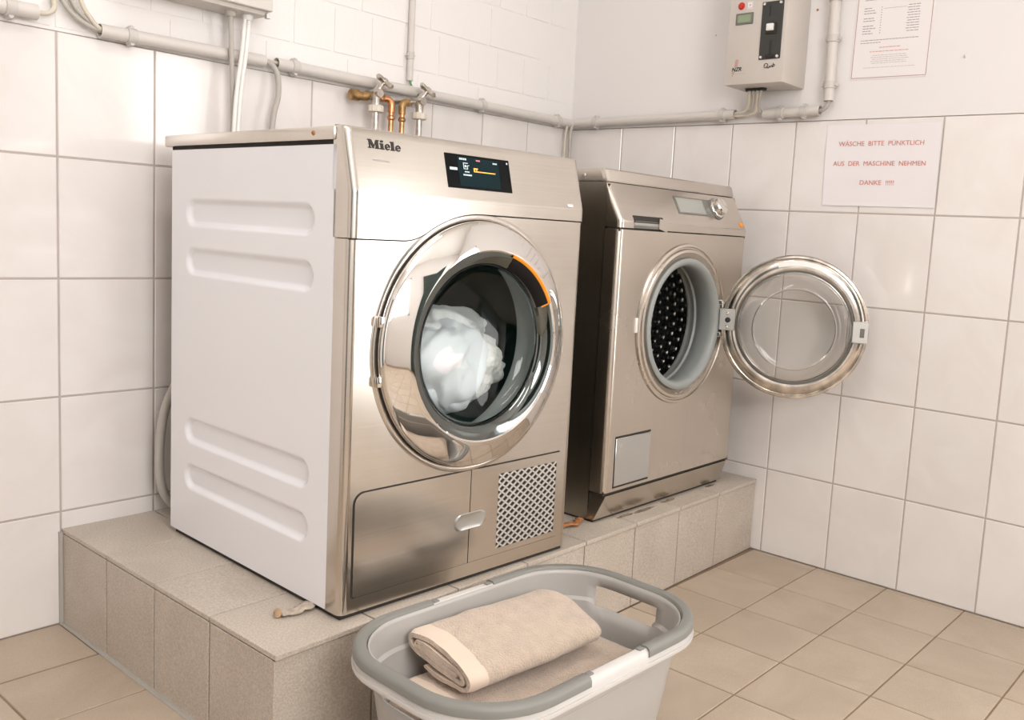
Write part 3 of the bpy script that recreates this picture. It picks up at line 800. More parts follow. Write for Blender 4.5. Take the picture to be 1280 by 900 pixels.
# front plate
RW = 0.015
Lw, Rw = corner_cols(WW, RW, WY-0.002)
fz0, fz1 = 0.078, 0.706
fp = rim_plate(RW+0.003, WW-RW-0.003, fz0, fz1, WC[0], WC[1], 0.166, 0.00003)
fp.grid([[(x, y, z) for x, y in Lw] for z in (fz0, fz1)]); fp.grid([[(x, y, z) for x, y in Rw] for z in (fz0, fz1)])
fp.lathe([(0.1663, 0), (0.1663, -0.02)], (WC[0], 0.0004, WC[1]), 64)
ol = [(x, y) for x, y in Lw]+[(WW-a, b_) for a, b_ in reversed(Lw)]
fp.add([(x, y, fz1) for x, y in ol], [tuple(range(len(ol)))]); fp.add([(x, y, fz0) for x, y in ol], [tuple(range(len(ol)))])
fp.build('front_panel', 'steel_v', wm, 38)
jb = MB(); jb.box(0.003, WW-0.003, 0.003, WY, fz1-0.004, fz1+0.006); jb.box(0.003, WW-0.003, 0.003, WY, fz0-0.006, fz0+0.004); jb.box(0.003, 0.01, WY-0.004, WY, 0.02, 0.81)
jb.build('panel_joint', 'gap', wm, 0)
# stepped ring pressed round the porthole
MB().lathe([(0.2065, 0.0003), (0.2045, 0.0045), (0.1985, 0.0055), (0.1965, 0.0020), (0.1930, 0.0020), (0.1905, 0.0065), (0.1840, 0.0075), (0.1780, 0.0045), (0.1700, 0.0030), (0.1655, 0.0010)], (WC[0], 0, WC[1]), 96).build('porthole_ring', 'steel_v', wm, 30)
MB().lathe([(0.1680, 0.0025), (0.1690, 0.0070), (0.1640, 0.0110), (0.1560, 0.0090), (0.1500, 0.0010), (0.1480, -0.0100), (0.1500, -0.0300), (0.1560, -0.0500), (0.1620, -0.0600), (0.1580, -0.0650), (0.1640, -0.0720), (0.1690, -0.0950)], (WC[0], 0, WC[1]), 80).build('gasket', 'gasket', wm, 60)
MB().tube([(WC[0]-0.02, -0.004, WC[1]-0.178), (WC[0]-0.005, -0.004, WC[1]-0.182), (WC[0]+0.015, -0.004, WC[1]-0.176)], 0.002, 6).build('spring_clip', 'zinc', wm)
drum = MB().lathe([(0.1650, -0.0900), (0.1720, -0.0920), (0.1740, -0.0980), (0.2400, -0.1150), (0.2440, -0.1300), (0.2440, -0.4200), (0.2350, -0.4350), (0.0001, -0.4400)], (WC[0], 0, WC[1]), 72).build('drum', 'drum', wm, 40)
MB().lathe([(0.1640, -0.0895), (0.1680, -0.0875), (0.1720, -0.0895), (0.1725, -0.0950)], (WC[0], 0, WC[1]), 72).build('drum_mouth', 'chrome', drum, 60)
sd = MB()
def stud(p, n_, r):
    n_ = n_.normalized(); a = n_.cross(Vector((0.3, 0.5, 0.8))).normalized(); b_ = n_.cross(a)
    v = [p+(a*math.cos(t)+b_*math.sin(t))*r for t in [k*PI/3 for k in range(6)]]
    v += [p+n_*r*0.42+(a*math.cos(t)+b_*math.sin(t))*r*0.5 for t in [k*PI/3 for k in range(6)]]
    sd.add(v, [(k, (k+1) % 6, 6+(k+1) % 6, 6+k) for k in range(6)]+[(6, 7, 8, 9, 10, 11)])
for j in range(11):
    y = 0.14+j*0.026
    for k in range(54):
        t = 2*PI*(k+0.5*(j % 2))/54
        stud(Vector((WC[0]+0.2435*math.cos(t), y, WC[1]+0.2435*math.sin(t))), Vector((-math.cos(t), 0, -math.sin(t))), 0.0125)
for j in range(1, 9):
    rr = j*0.026; cnt = max(6, int(2*PI*rr/0.028))
    for k in range(cnt):
        t = 2*PI*(k+0.5*(j % 2))/cnt
        stud(Vector((WC[0]+rr*math.cos(t), 0.4385, WC[1]+rr*math.sin(t))), Vector((0, -1, 0)), 0.0120)
so = sd.build('drum_studs', 'stud', drum, 60, fix=False); so['kind'] = 'stuff'
# lid: sloped front edge
LY = 0.047
lid = MB()
lp = [(LY-0.001, WZL+0.001), (LY-0.002, WZL+0.004), (LY+0.005, WTOP-0.003), (LY+0.009, WTOP), (WD-0.003, WTOP), (WD, WTOP-0.003), (WD, WZL+0.001)]
r_ = 0.012
pro = []
for x, ins in ((0.0, 0.012), (0.004, 0.004), (0.012, 0.0), (WW-0.012, 0.0), (WW-0.004, 0.004), (WW, 0.012)):
    pro.append([(x, (a+ins if a < 0.2 else a), b_) for a, b_ in lp])
lid.grid(pro); lid.add(pro[0], [tuple(range(len(lp)))]); lid.add(pro[-1], [tuple(range(len(lp)))])
lid.grid([[p[0] for p in pro], [p[-1] for p in pro]])
lid.build('lid', 'steel', wm, 28)
MB().lathe([(0.0, 0.003), (0.004, 0.0025), (0.0055, 0.0)], (0, 0, 0), 12, mtx=T(0.0, 0.115, 0.829) @ Matrix.Rotation(-PI/2, 4, 'Z')).build('screw', 'zinc', wm)
MB().box(0.006, WW-0.006, LY+0.004, WD-0.01, WZL-0.004, WZL+0.002).build('lid_gap', 'gap', wm, 0)
# fascia
WCR = 0.728
wsl = math.atan2(LY-0.002, WZL-WCR)
def wy(z): return -0.002 if z <= WCR else -0.002+(LY-0.001)*(z-WCR)/(WZL-WCR)
uc = [(x, y) for x, y in Lw]+[(RW+0.003+(WW-2*RW-0.006)*i/12, 0.0) for i in range(1, 12)]+[(x, y) for x, y in Rw]
HX0, HX1, HZ0, HZ1 = 0.052, 0.176, 0.7125, 0.738
rows = []
for z in (0.7105, 0.712, 0.722, WCR-0.001, WCR+0.003, 0.77, WZL-0.004, WZL-0.001):
    rows.append([(x, min(wy(z)+y, max(WY, wy(z)+0.004)), z) for x, y in uc])
wfa = MB().grid(rows)
wfa.add([(x, y-0.002, 0.7105) for x, y in ol], [tuple(range(len(ol)))])
wfa = wfa.build('control_panel', 'steel', wm, 24, fix=False)
def wm_m(u, z, out=0.0):
    return T(u, wy(z), z) @ Matrix.Rotation(-wsl, 4, 'X') @ T(0, -out, 0) @ FRONT
def wpatch(name, mat, parent, u0, u1, z0, z1, out, th, bev=0.0):
    h_ = (z1-z0)/math.cos(wsl)
    return MB().box(-(u1-u0)/2, (u1-u0)/2, -h_/2, h_/2, -th, 0, bev, 1, wm_m((u0+u1)/2, (z0+z1)/2, out)).build(name, mat, parent)
# triangular cheek between casing and sloped fascia
for x in (0.0008, WW-0.0008):
    MB().add([(x, WY, 0.7105), (x, 0.016, 0.7105), (x, 0.016, WCR), (x, WY+0.012, WZL), (x, 0.07, WZL), (x, 0.07, 0.7105)], [(0, 1, 2, 3, 4, 5)]).build('cheek', 'steel_dark', wfa, 0)
# drawer pull: shadowed recess under a lip
wpatch('pull_recess', 'gap', wfa, HX0, HX1, 0.724, 0.740, 0.0008, 0.001)
pu = MB().box(HX0, HX1, -0.0032, 0.010, 0.7105, 0.7250, 0.001)
pu.build('pull_recess', 'panel_grey', wfa)
MB().box(HX0, HX1-0.026, -0.0040, 0.004, 0.7165, 0.7285, 0.003, 2).build('pull_grip', 'lcd_grey', wfa)
pz = MB()
pz.poly([(HX1-0.026, 0.712), (HX1+0.010, 0.706), (HX1+0.010, 0.733), (HX1-0.026, 0.737)], -0.0065, 0.0, fy)
pz.build('drawer_edge', 'steel', wfa)
MB().box(HX1+0.008, WW-0.014, -0.0045, -0.001, 0.7085, 0.7275, 0.0012).build('drawer_ledge', 'steel', wfa)
# display with knob
wpatch('display_bezel', 'panel_grey', wfa, 0.262, 0.452, 0.7545, 0.7985, 0.0014, 0.003, 0.0005)
wpatch('display_window', 'lcd_grey', wfa, 0.268, 0.394, 0.7585, 0.7945, 0.0022, 0.001)
kb = MB()
kb.lathe([(0.0270, 0.0), (0.0270, 0.006), (0.0255, 0.008), (0.0230, 0.009), (0.0225, 0.022), (0.0200, 0.025), (0.0001, 0.0255)], (0, 0, 0), 36, mtx=T(0.456, wy(0.776), 0.776) @ Matrix.Rotation(-wsl, 4, 'X'))
kn = kb.build('knob', 'chrome', wfa, 35)
MB().lathe([(0.0310, -0.001), (0.0310, 0.003), (0.0265, 0.0032)], (0, 0, 0), 36, mtx=T(0.456, wy(0.776), 0.776) @ Matrix.Rotation(-wsl, 4, 'X')).build('knob_seat', 'panel_grey', kn, 35)
bd = MB(); bd.lathe([(0.0001, 0.0026), (0.0075, 0.0022), (0.0085, 0.0)], (0, 0, 0), 20, mtx=T(0.565, wy(0.7395), 0.7395) @ Matrix.Rotation(-wsl, 4, 'X') @ Matrix.Diagonal((1.25, 1, 0.85, 1)))
bd.build('badge', 'orange', wfa)
# service flap
MB().box(0.0345, 0.1840, -0.0002, 0.001, 0.0855, 0.2130).build('flap_gap', 'gap', wm, 0)
wf_ = MB().box(0.0370, 0.1815, -0.0025, 0.0, 0.0905, 0.2080, 0.001).build('service_flap', 'zinc', wm)
gl_ = text_mesh('flap_text', 'III', 0.016, T(0.051, -0.0027, 0.188) @ FRONT); link('flap_text', gl_, 'pale_print', wf_, 0)
# kick strip, leaning back at the bottom, mitred at the corner
kp = [(0.0, 0.074, 0.0), (0.030, 0.010, 0.0)]
k = MB()
yt, yb = 0.002, 0.026
k.add([(0.006, WY, 0.074), (0.012, yt, 0.070), (WW-0.012, yt, 0.070), (WW-0.006, WY, 0.074), (0.0, WY, 0.008), (0.0, yb, 0.008), (WW, yb, 0.008), (WW, WY, 0.008)],
      [(0, 1, 2, 3), (1, 5, 6, 2), (0, 4, 5, 1), (3, 2, 6, 7), (4, 7, 6, 5)])
k.build('kick_strip', 'steel', wm, 20)
MB().box(0.006, WW-0.006, 0.032, WD-0.02, 0.0006, 0.009).build('base_shadow', 'gap', wm, 0)  # near-black filler gives the shade below the washing machine as colour
MB().box(WC[0]-0.2125, WC[0]-0.2045, -0.004, 0.001, 0.462, 0.498, 0.001).build('lock_catch', 'white_plastic', wm)
for u, v_ in ((0.05, 0.08), (0.543, 0.08), (0.05, 0.55), (0.543, 0.55)):
    MB().lathe([(0.0001, 0.006), (0.018, 0.006), (0.020, 0.0), (0.014, -0.006), (0.0001, -0.006)], (0, 0, 0), 16, mtx=T(u, v_, 0.006) @ Matrix.Rotation(PI/2, 4, 'X')).build('foot', 'rubber', wm)
# ---- open door: local -Y is its inner side, X runs from hinge to latch
wd = MB().lathe([(0.150, -0.040), (0.165, -0.046), (0.182, -0.040), (0.1905, -0.026), (0.1925, -0.010), (0.1920, 0.000), (0.1890, 0.004), (0.1840, 0.0045), (0.1810, 0.002), (0.1760, 0.006), (0.1600, 0.0095), (0.1530, 0.0080)], (0, 0, 0), 96).build('door', 'worn_chrome', wm, 32)
wd['label'] = 'open round door with worn metal ring'
wd.location = (-0.158+0.712, -0.940+0.757, 0.688-PZ)
wd.rotation_euler = (0, 0, math.atan2(-0.891, 0.455))
MB().lathe([(0.1535, 0.0080), (0.1515, 0.0105), (0.1475, 0.0085), (0.1465, 0.0)], (0, 0, 0), 80).build('door_seal', 'panel_grey', wd, 50)
MB().lathe([(0.1490, 0.0000), (0.1470, 0.0180), (0.1420, 0.0330), (0.1320, 0.0480), (0.1200, 0.0590), (0.1090, 0.0650), (0.1050, 0.0665), (0.1010, 0.0640), (0.0900, 0.0615), (0.0500, 0.0600), (0.0001, 0.0598)], (0, 0, 0), 96).build('glass_bowl', 'glass_bowl', wd, 80)
MB().lathe([(0.1450, 0.0000), (0.1430, 0.0170), (0.1380, 0.0310), (0.1280, 0.0450), (0.1160, 0.0550), (0.1050, 0.0605), (0.0990, 0.0590), (0.0500, 0.0560), (0.0001, 0.0555)], (0, 0, 0), 96).build('glass_bowl_inside', 'glass_bowl', wd, 80)
MB().lathe([(0.1080, 0.0652), (0.1050, 0.0680), (0.1020, 0.0648)], (0, 0, 0), 96).build('bowl_edge', 'glass_edge', wd, 60)
hg = MB().box(-0.1960, -0.1530, -0.0125, -0.004, -0.020, 0.038, 0.002).build('hinge_plate', 'zinc', wd)
MB().lathe([(0.0001, 0.005), (0.0065, 0.004), (0.0075, 0.0)], (-0.173, -0.0125, 0.008), 16).build('screw', 'rubber', hg)
for dz_ in (0.026, -0.011): MB().lathe([(0.0001, 0.002), (0.004, 0.0015), (0.005, 0.0)], (-0.175, -0.0125, dz_), 12).build('screw', 'chrome', hg)
kk = MB()
kk.tube([(-0.203, -0.002, -0.040), (-0.203, -0.002, 0.060)], 0.007, 10)
kk.box(-0.216, -0.190, -0.010, 0.006, 0.046, 0.060, 0.002); kk.box(-0.216, -0.190, -0.010, 0.006, -0.040, -0.026, 0.002)
kk.build('hinge_knuckle', 'chrome', wd)
la = MB().box(0.1490, 0.1905, -0.0115, -0.003, -0.029, 0.029, 0.002).build('latch_plate', 'zinc', wd)
MB().box(0.1690, 0.1800, -0.0135, -0.0110, -0.013, 0.011, 0.001).build('latch_hook', 'panel_grey', la)
MB().add([(r_*math.cos(t), -0.0095 if r_ < 0.17 else -0.0075, r_*math.sin(t)) for t in [math.radians(68+i*4) for i in range(11)] for r_ in (0.164, 0.177)], [(2*i, 2*i+1, 2*i+3, 2*i+2) for i in range(10)]).build('sticker', 'white_plastic', wd)
# fixed hinge bracket on the front
MB().box(0.4780, 0.5020, -0.016, 0.001, 0.432, 0.528, 0.003, 2).build('hinge_bracket', 'zinc', wm)

# ================================================================== LAUNDRY BASKET
BX, BY, BZ = -1.3187, -1.0796, 0.262
bk = thing('laundry_basket', 'light grey plastic laundry basket with dark grey rim grips on the floor', 'basket', (BX, BY, 0), math.radians(-1.9))
def rr_path(hx, hy, r, n=10, m=10):
    """closed rounded rectangle, evenly stepped: list of (x, y, nx, ny), starting mid of +x side going ccw"""
    segs = []
    def straight(p, q_, nn, cnt):
        for i in range(cnt): t = i/cnt; segs.append((p[0]+(q_[0]-p[0])*t, p[1]+(q_[1]-p[1])*t, nn[0], nn[1]))
    def arc(cx, cy, a):
        for i in range(n): t = a+0.5*PI*i/n; segs.append((cx+r*math.cos(t), cy+r*math.sin(t), math.cos(t), math.sin(t)))
    straight((hx, 0), (hx, hy-r), (1, 0), m); arc(hx-r, hy-r, 0)
    straight((hx-r, hy), (-hx+r, hy), (0, 1), 3*m); arc(-hx+r, hy-r, 0.5*PI)
    straight((-hx, hy-r), (-hx, -hy+r), (-1, 0), 2*m); arc(-hx+r, -hy+r, PI)
    straight((-hx+r, -hy), (hx-r, -hy), (0, -1), 3*m); arc(hx-r, -hy+r, 1.5*PI)
    straight((hx, -hy+r), (hx, 0), (1, 0), m)
    return segs
HX, HY, HR = 0.289, 0.187, 0.137
lev = [(0.0, 0.060), (0.012, 0.056), (0.06, 0.047), (0.12, 0.037), (0.17, 0.030), (0.195, 0.0265), (0.200, 0.0262), (0.205, 0.0205), (0.222, 0.0195), (0.232, 0.0190), (0.248, 0.0185), (0.256, 0.0185)]
paths = [rr_path(HX-ins, HY-ins*0.92, HR-ins*0.5) for _, ins in lev]
K = len(paths[0])
vs = [(p[0], p[1], z) for (z, _), P in zip(lev, paths) for p in P]
fs = []
for j in range(len(lev)-1):
    zc_ = (lev[j][0]+lev[j+1][0])/2
    for i in range(K):
        p = paths[j][i]
        hole = abs(p[1]) < 0.066 and abs(p[2]) > 0.9 and 0.195 < zc_ < 0.236
        if hole: continue
        fs.append((j*K+i, j*K+(i+1) % K, (j+1)*K+(i+1) % K, (j+1)*K+i))
fs.append(tuple(range(K)))
bb = MB().add(vs, fs).build('tub', 'basket', bk, 40)
so_ = bb.modifiers.new('wall', 'SOLIDIFY'); so_.thickness = 0.003; so_.offset = -1
# rim profile swept round: (outward from path HX/HY, z)
def sweep(path, prof, closed, name, mat, parent, smooth=40):
    k_ = len(prof); mb = MB(); v = []
    for x, y, nx, ny in path:
        for o, z in prof: v.append((x+nx*o, y+ny*o, z))
    f = []
    n_ = len(path)
    for i in range(n_ if closed else n_-1):
        for j in range(k_):
            i2 = (i+1) % n_; j2 = (j+1) % k_
            f.append((i*k_+j, i*k_+j2, i2*k_+j2, i2*k_+j))
    if not closed: f.append(tuple(range(k_))); f.append(tuple((n_-1)*k_+j for j in range(k_)))
    return mb.add(v, f).build(name, mat, parent, smooth)
base = rr_path(HX, HY, HR)
sweep(base, [(-0.0190, 0.2540), (-0.0165, 0.2575), (-0.006, 0.2580), (-0.001, 0.2530), (0.000, 0.2290), (-0.0025, 0.2290), (-0.0035, 0.2500), (-0.010, 0.2540), (-0.0165, 0.2535), (-0.0180, 0.2500)], True, 'rim', 'basket_rim', bk, 50)
sweep(base, [(0.0025, 0.2360), (0.0032, 0.2330), (0.0025, 0.2290), (-0.004, 0.2290), (-0.004, 0.2360)], True, 'lower_lip', 'basket_rim', bk, 50)
gp_ = [(-0.0200, 0.2500), (-0.0196, 0.2580), (-0.0170, 0.2610), (-0.0060, 0.2618), (-0.0008, 0.2598), (0.0016, 0.2555), (0.0020, 0.2460), (0.0004, 0.2450), (0.0000, 0.2545), (-0.0050, 0.2582), (-0.0165, 0.2580), (-0.0184, 0.2550), (-0.0186, 0.2500)]
def in_long_gap(p): return abs(p[3]) > 0.9 and abs(p[0]) < 0.062
idx = [i for i, p in enumerate(base) if not in_long_gap(p)]
right = [p for p in base if p[0] > 0 and not in_long_gap(p)]
nR = [i for i, p in enumerate(base) if p[0] > 0 and not in_long_gap(p)]
# order so that it runs continuously through index 0
cut = next(i for i in range(len(nR)-1) if nR[i+1] != nR[i]+1)
right = [base[i] for i in nR[cut+1:]+nR[:cut+1]]
left = [p for p in base if p[0] <= 0 and not in_long_gap(p)]
sweep(right, gp_, False, 'grip', 'grip', bk, 45)
sweep(left, gp_, False, 'grip', 'grip', bk, 45)
# pegs where the grips clip in
for sx in (-1, 1):
    for sy in (-1, 1):
        MB().box(sx*0.062-0.006, sx*0.062+0.006, sy*(HY-0.012)-0.005, sy*(HY-0.012)+0.005, 0.2570, 0.2605, 0.001).build('clip', 'grip', bk)

# ---- towels: thick ribbon folded in cross-section, drawn out along the basket
def ribbon(path, th, length, name, seed, round_ends=0.012, nseg=26, wob=0.006):
    P = smooth_path([(a, b_, 0) for a, b_ in path], 6)
    n_ = len(P); nr = []
    for i in range(n_):
        d = (P[min(i+1, n_-1)]-P[max(i-1, 0)]).normalized(); nr.append(Vector((-d.y, d.x, 0)))
    sec = [P[i]+nr[i]*th/2 for i in range(n_)]+[P[n_-1]+(P[n_-1]-P[n_-2]).normalized()*th*0.4]+[P[i]-nr[i]*th/2 for i in reversed(range(n_))]+[P[0]-(P[1]-P[0]).normalized()*th*0.4]
    k_ = len(sec); cen = sum(sec, Vector())/k_
    v = []; f = []
    off = Vector((seed*5.3, seed*2.1, 0))
    for s_ in range(nseg+1):
        t = s_/nseg; x = t*length
        e = min(t, 1-t)*length
        sc = 1.0 if e > round_ends else 0.93+0.07*math.sin(0.5*PI*e/round_ends)
        for j, p in enumerate(sec):
            q_ = cen+(p-cen)*sc
            nn = noise.noise_vector(Vector((x*7, q_.x*9, q_.y*9))+off)
            n2 = noise.noise_vector(Vector((x*26, q_.x*30, q_.y*30))+off*2)
            dx_ = 0.010*noise.noise(Vector((q_.x*16, q_.y*16, seed)))*(1 if s_ in (0, nseg) else 1)
            v.append((x+dx_, -(q_.x+nn.x*wob+n2.x*0.0022), q_.y+(nn.y*wob*0.8+n2.y*0.0022)*min(1, q_.y/0.02)))
    for s_ in range(nseg):
        for j in range(k_):
            j2 = (j+1) % k_
            f.append((s_*k_+j, s_*k_+j2, (s_+1)*k_+j2, (s_+1)*k_+j))
    half = k_//2
    for s_ in (0, nseg):
        for j in range(n_-1):
            f.append((s_*k_+j, s_*k_+j+1, s_*k_+(k_-3-j), s_*k_+(k_-2-j)))
        f.append((s_*k_+n_-1, s_*k_+n_, s_*k_+n_+1)); f.append((s_*k_+k_-1, s_*k_, s_*k_+k_-2))
    me = MB().add(v, f).mesh(name, fix=False)
    me.materials.append(MT['terry']); me.materials.append(MT['terry_hem'])
    for i, p in enumerate(me.polygons):
        if i < nseg*k_ and 0 <= i//k_ <= 2: p.material_index = 1       # woven hem band near the end
    bm = bmesh.new(); bm.from_mesh(me); bmesh.ops.recalc_face_normals(bm, faces=bm.faces); bm.to_mesh(me); bm.free()
    return me
upper = [(0.050, 0.012), (0.072, 0.006), (0.112, 0.006), (0.146, 0.008), (0.165, 0.017), (0.171, 0.031), (0.161, 0.044), (0.132, 0.053), (0.090, 0.063), (0.048, 0.068), (0.016, 0.063), (0.004, 0.052), (0.012, 0.041), (0.045, 0.033), (0.092, 0.025), (0.132, 0.019), (0.151, 0.024), (0.149, 0.034), (0.126, 0.041), (0.085, 0.047), (0.045, 0.054), (0.028, 0.053), (0.032, 0.047), (0.068, 0.040), (0.108, 0.033), (0.130, 0.029)]
tw = ribbon(upper, 0.0088, 0.300, 'folded_towel', 1)
t1 = link('folded_towel', tw, 'terry', None, 60)
t1.location = (-1.452, -0.920, 0.181); t1.scale = (1, 1, 0.88); t1.rotation_euler = (0, 0, math.radians(-4))
tag(t1, 'beige terry towel folded over itself, lying on top in the basket', 'towel', 'beige towels in the basket')
lower = []
for k_ in range(6):
    z_ = 0.016+k_*0.0268
    row = [(0.020, z_), (0.075, z_), (0.150, z_), (0.205, z_)]
    lower += row if k_ % 2 == 0 else row[::-1]
    lower.append((0.232, z_+0.014) if k_ % 2 == 0 else (0.002, z_+0.014))
lower = lower[:-1]
tl_ = ribbon(lower, 0.0265, 0.405, 'flat_towel', 4, 0.03, wob=0.004)
t2 = link('flat_towel', tl_, 'terry', None, 60)
t2.location = (-1.505, -0.930, 0.006); t2.rotation_euler = (0, 0, math.radians(-2.0))
tag(t2, 'beige terry towel folded flat underneath the rolled-over one in the basket', 'towel', 'beige towels in the basket')

# ================================================================== CONDUITS, CABLES
def conduit(name, a, b_, r, label, clips=(), mat='pvc', side='back', group='grey cable conduits on the walls'):
    a = Vector(a); b_ = Vector(b_)
    o = thing(name, label, 'conduit', a, 0, group)
    d = (b_-a); L = d.length; d.normalize()
    mb = MB(); n_ = 20
    mb.tube([(0, 0, 0), d*L], r, n_, caps=False); mb.tube([d*0.0005, d*(L-0.0005)], r*0.86, n_, caps=False)
    # end annuli
    v = mb.v
    f = []
    for ring in (0, 1):
        s0_ = ring*n_; s1_ = 2*n_+ring*n_
        for k_ in range(n_): f.append((s0_+k_, s0_+(k_+1) % n_, s1_+(k_+1) % n_, s1_+k_))
    mb.f += f
    mb.build('pipe', mat, o, 60, fix=False)
    out = Vector((0, 1, 0)) if side == 'back' else Vector((1, 0, 0))      # towards the wall
    for c in clips:
        p = d*(L*c)
        cm = MB(); cm.tube([p-d*0.010, p-d*0.0095, p+d*0.0095, p+d*0.010], [r*1.05, r*1.2, r*1.2, r*1.05], 20)
        lat = d.cross(out).normalized()
        for s_ in (-1, 1):
            q_ = p+lat*s_*r*1.15
            cm.tube([q_-out*r*0.55, q_-out*r*0.2, q_+out*r*0.7], [r*0.30, r*0.42, r*0.42], 10)
        cm.build('clip', 'pvc_dark', o)
    return o
YA = -0.020
conduit('conduit', (-2.75, YA, 1.272), (-1.676, YA, 1.2745), 0.0150, 'grey conduit stub at the far left edge, above the tiles', (0.955,))
conduit('conduit', (-1.557, YA, 1.2640), (-1.176, YA, 1.2690), 0.0140, 'grey conduit above the tiles, under the grey wall cabinet', (0.17,))
conduit('conduit', (-1.144, YA, 1.2690), (-0.020, YA, 1.2660), 0.0140, 'long grey conduit behind the taps, running to the room corner', (0.045, 0.62, 0.93))
XB = -0.020
conduit('conduit', (XB, -0.022, 1.2675), (XB, -0.635, 1.2740), 0.0140, 'grey conduit on the right wall from the corner to the coin meter', (0.16, 0.93), side='right')
conduit('conduit', (XB, -0.728, 1.2720), (XB, -0.898, 1.2740), 0.0140, 'short level grey conduit right of the coin meter cables', (0.30, 0.72), side='right')
conduit('conduit', (XB, -0.919, 1.2985), (XB, -0.914, 1.5640), 0.0140, 'upright grey conduit between the coin meter and the framed notice', (0.16, 0.62), side='right')
conduit('conduit', (-0.7215, -0.012, 1.2960), (-0.7170, -0.012, 2.20), 0.0085, 'thin upright grey conduit rising above the right tap', (0.075,), group='grey cable conduits on the walls')
sl = MB().tube([(XB, -0.914, 1.560), (XB, -0.9138, 1.64)], 0.0165, 20).build('conduit_sleeve', 'cable', None)
tag(sl, 'darker grey sleeve on the top of the upright conduit by the notice', 'sleeve')

def cable(name, pts, r, mat, label, group=None, flat=1.0, n=10):
    o = MB().tube(smooth_path(pts, 7), r, n, flat=flat).build(name, mat, None, 60)
    return tag(o, label, 'cable', group)
gA = 'cables curving into the conduit at the left'
cable('cable', [(-1.520, -0.020, 1.2660), (-1.556, -0.020, 1.2640), (-1.595, -0.020, 1.2760), (-1.622, -0.018, 1.300), (-1.634, -0.012, 1.340), (-1.640, -0.010, 1.45), (-1.640, -0.010, 1.9)], 0.0050, 'cable', 'lower dark grey cable bending up out of the conduit under the cabinet', gA)
cable('cable', [(-1.520, -0.018, 1.2700), (-1.556, -0.018, 1.2690), (-1.585, -0.018, 1.2840), (-1.606, -0.016, 1.306), (-1.616, -0.012, 1.345), (-1.620, -0.010, 1.45), (-1.620, -0.010, 1.9)], 0.0048, 'cable', 'middle grey cable bending up out of the conduit under the cabinet', gA)
cable('cable', [(-1.520, -0.023, 1.2665), (-1.556, -0.024, 1.2665), (-1.578, -0.024, 1.2860), (-1.592, -0.022, 1.310), (-1.597, -0.016, 1.345), (-1.600, -0.012, 1.45), (-1.600, -0.012, 1.9)], 0.0046, 'cable_cream', 'innermost cream cable bending up out of the conduit under the cabinet', gA)
cable('cable', [(-1.71, -0.020, 1.2740), (-1.675, -0.020, 1.2745), (-1.655, -0.020, 1.2780), (-1.643, -0.018, 1.2930), (-1.648, -0.014, 1.330), (-1.655, -0.010, 1.45), (-1.655, -0.010, 1.9)], 0.0050, 'cable_cream', 'cream cable looping up out of the conduit stub at the far left')
cable('cable', [(-1.282, -0.050, 1.372), (-1.281, -0.050, 1.340), (-1.277, -0.046, 1.29), (-1.269, -0.040, 1.20), (-1.266, -0.038, 1.10), (-1.268, -0.040, 0.95)], 0.0058, 'cable', 'grey cable dropping from the cabinet behind the dryer')
for k_, dx_ in enumerate((0.0, 0.0105)):
    cable('cable', [(-1.244+dx_, -0.050, 1.372), (-1.246+dx_, -0.050, 1.345), (-1.256+dx_, -0.056, 1.27), (-1.270+dx_, -0.060, 1.18), (-1.278+dx_, -0.062, 1.08), (-1.284+dx_, -0.062, 0.95)], 0.0049, 'cable_white',
          ('left' if k_ == 0 else 'right')+' one of the two white cables slanting down behind the dryer', 'white cables from the cabinet')
cable('cable', [(-1.215, -0.020, 1.2695), (-1.176, -0.021, 1.2690), (-1.158, -0.026, 1.262), (-1.148, -0.034, 1.238), (-1.150, -0.040, 1.19), (-1.163, -0.042, 1.14), (-1.170, -0.042, 1.05), (-1.170, -0.042, 0.95)], 0.0068, 'cable', 'grey cable hooking out of the conduit gap and down behind the dryer')
cable('cable', [(-1.190, -0.016, 1.2720), (-1.160, -0.016, 1.2715), (-1.120, -0.018, 1.2700)], 0.0045, 'cable_cream', 'short cream cable crossing the gap between two conduits')
gB = 'cables out of the coin meter'
for k_, (y0, y1, dz_, m_, w_) in enumerate(((-0.6870, -0.643, 0.002, 'cable_cream', 'leftmost cream'), (-0.7000, -0.645, -0.002, 'cable', 'second from left grey'), (-0.7130, -0.646, -0.005, 'cable_cream', 'third from left cream'))):
    cable('cable', [(-0.060, y0-0.012, 1.350), (-0.058, y0-0.010, 1.325), (-0.045, y0-0.004, 1.298), (-0.030, y0+0.014, 1.278+dz_), (-0.022, y1+0.002, 1.2745+dz_), (-0.020, y1+0.04, 1.2735+dz_*0.5)], 0.0052, m_, w_+' cable curving from the coin meter into the conduit', gB)
cable('cable', [(-0.060, -0.7370, 1.350), (-0.056, -0.7300, 1.315), (-0.040, -0.7190, 1.290), (-0.026, -0.7210, 1.2760), (-0.020, -0.7320, 1.2720), (-0.020, -0.760, 1.2722)], 0.0046, 'cable', 'grey cable curving right from the coin meter into the short conduit', gB)
cable('cable', [(-0.020, -0.870, 1.2740), (-0.020, -0.899, 1.2742), (-0.021, -0.9100, 1.2790), (-0.021, -0.9185, 1.2900), (-0.020, -0.9190, 1.3100), (-0.020, -0.9188, 1.34)], 0.0052, 'cable', 'grey cable elbow joining the short conduit to the upright one')
cable('cable', [(-0.018, -0.030, 1.2700), (-0.028, -0.030, 1.264), (-0.040, -0.030, 1.240), (-0.041, -0.030, 1.18), (-0.041, -0.030, 1.05), (-0.041, -0.030, 0.85)], 0.0058, 'cable', 'grey cable hanging down in the room corner')
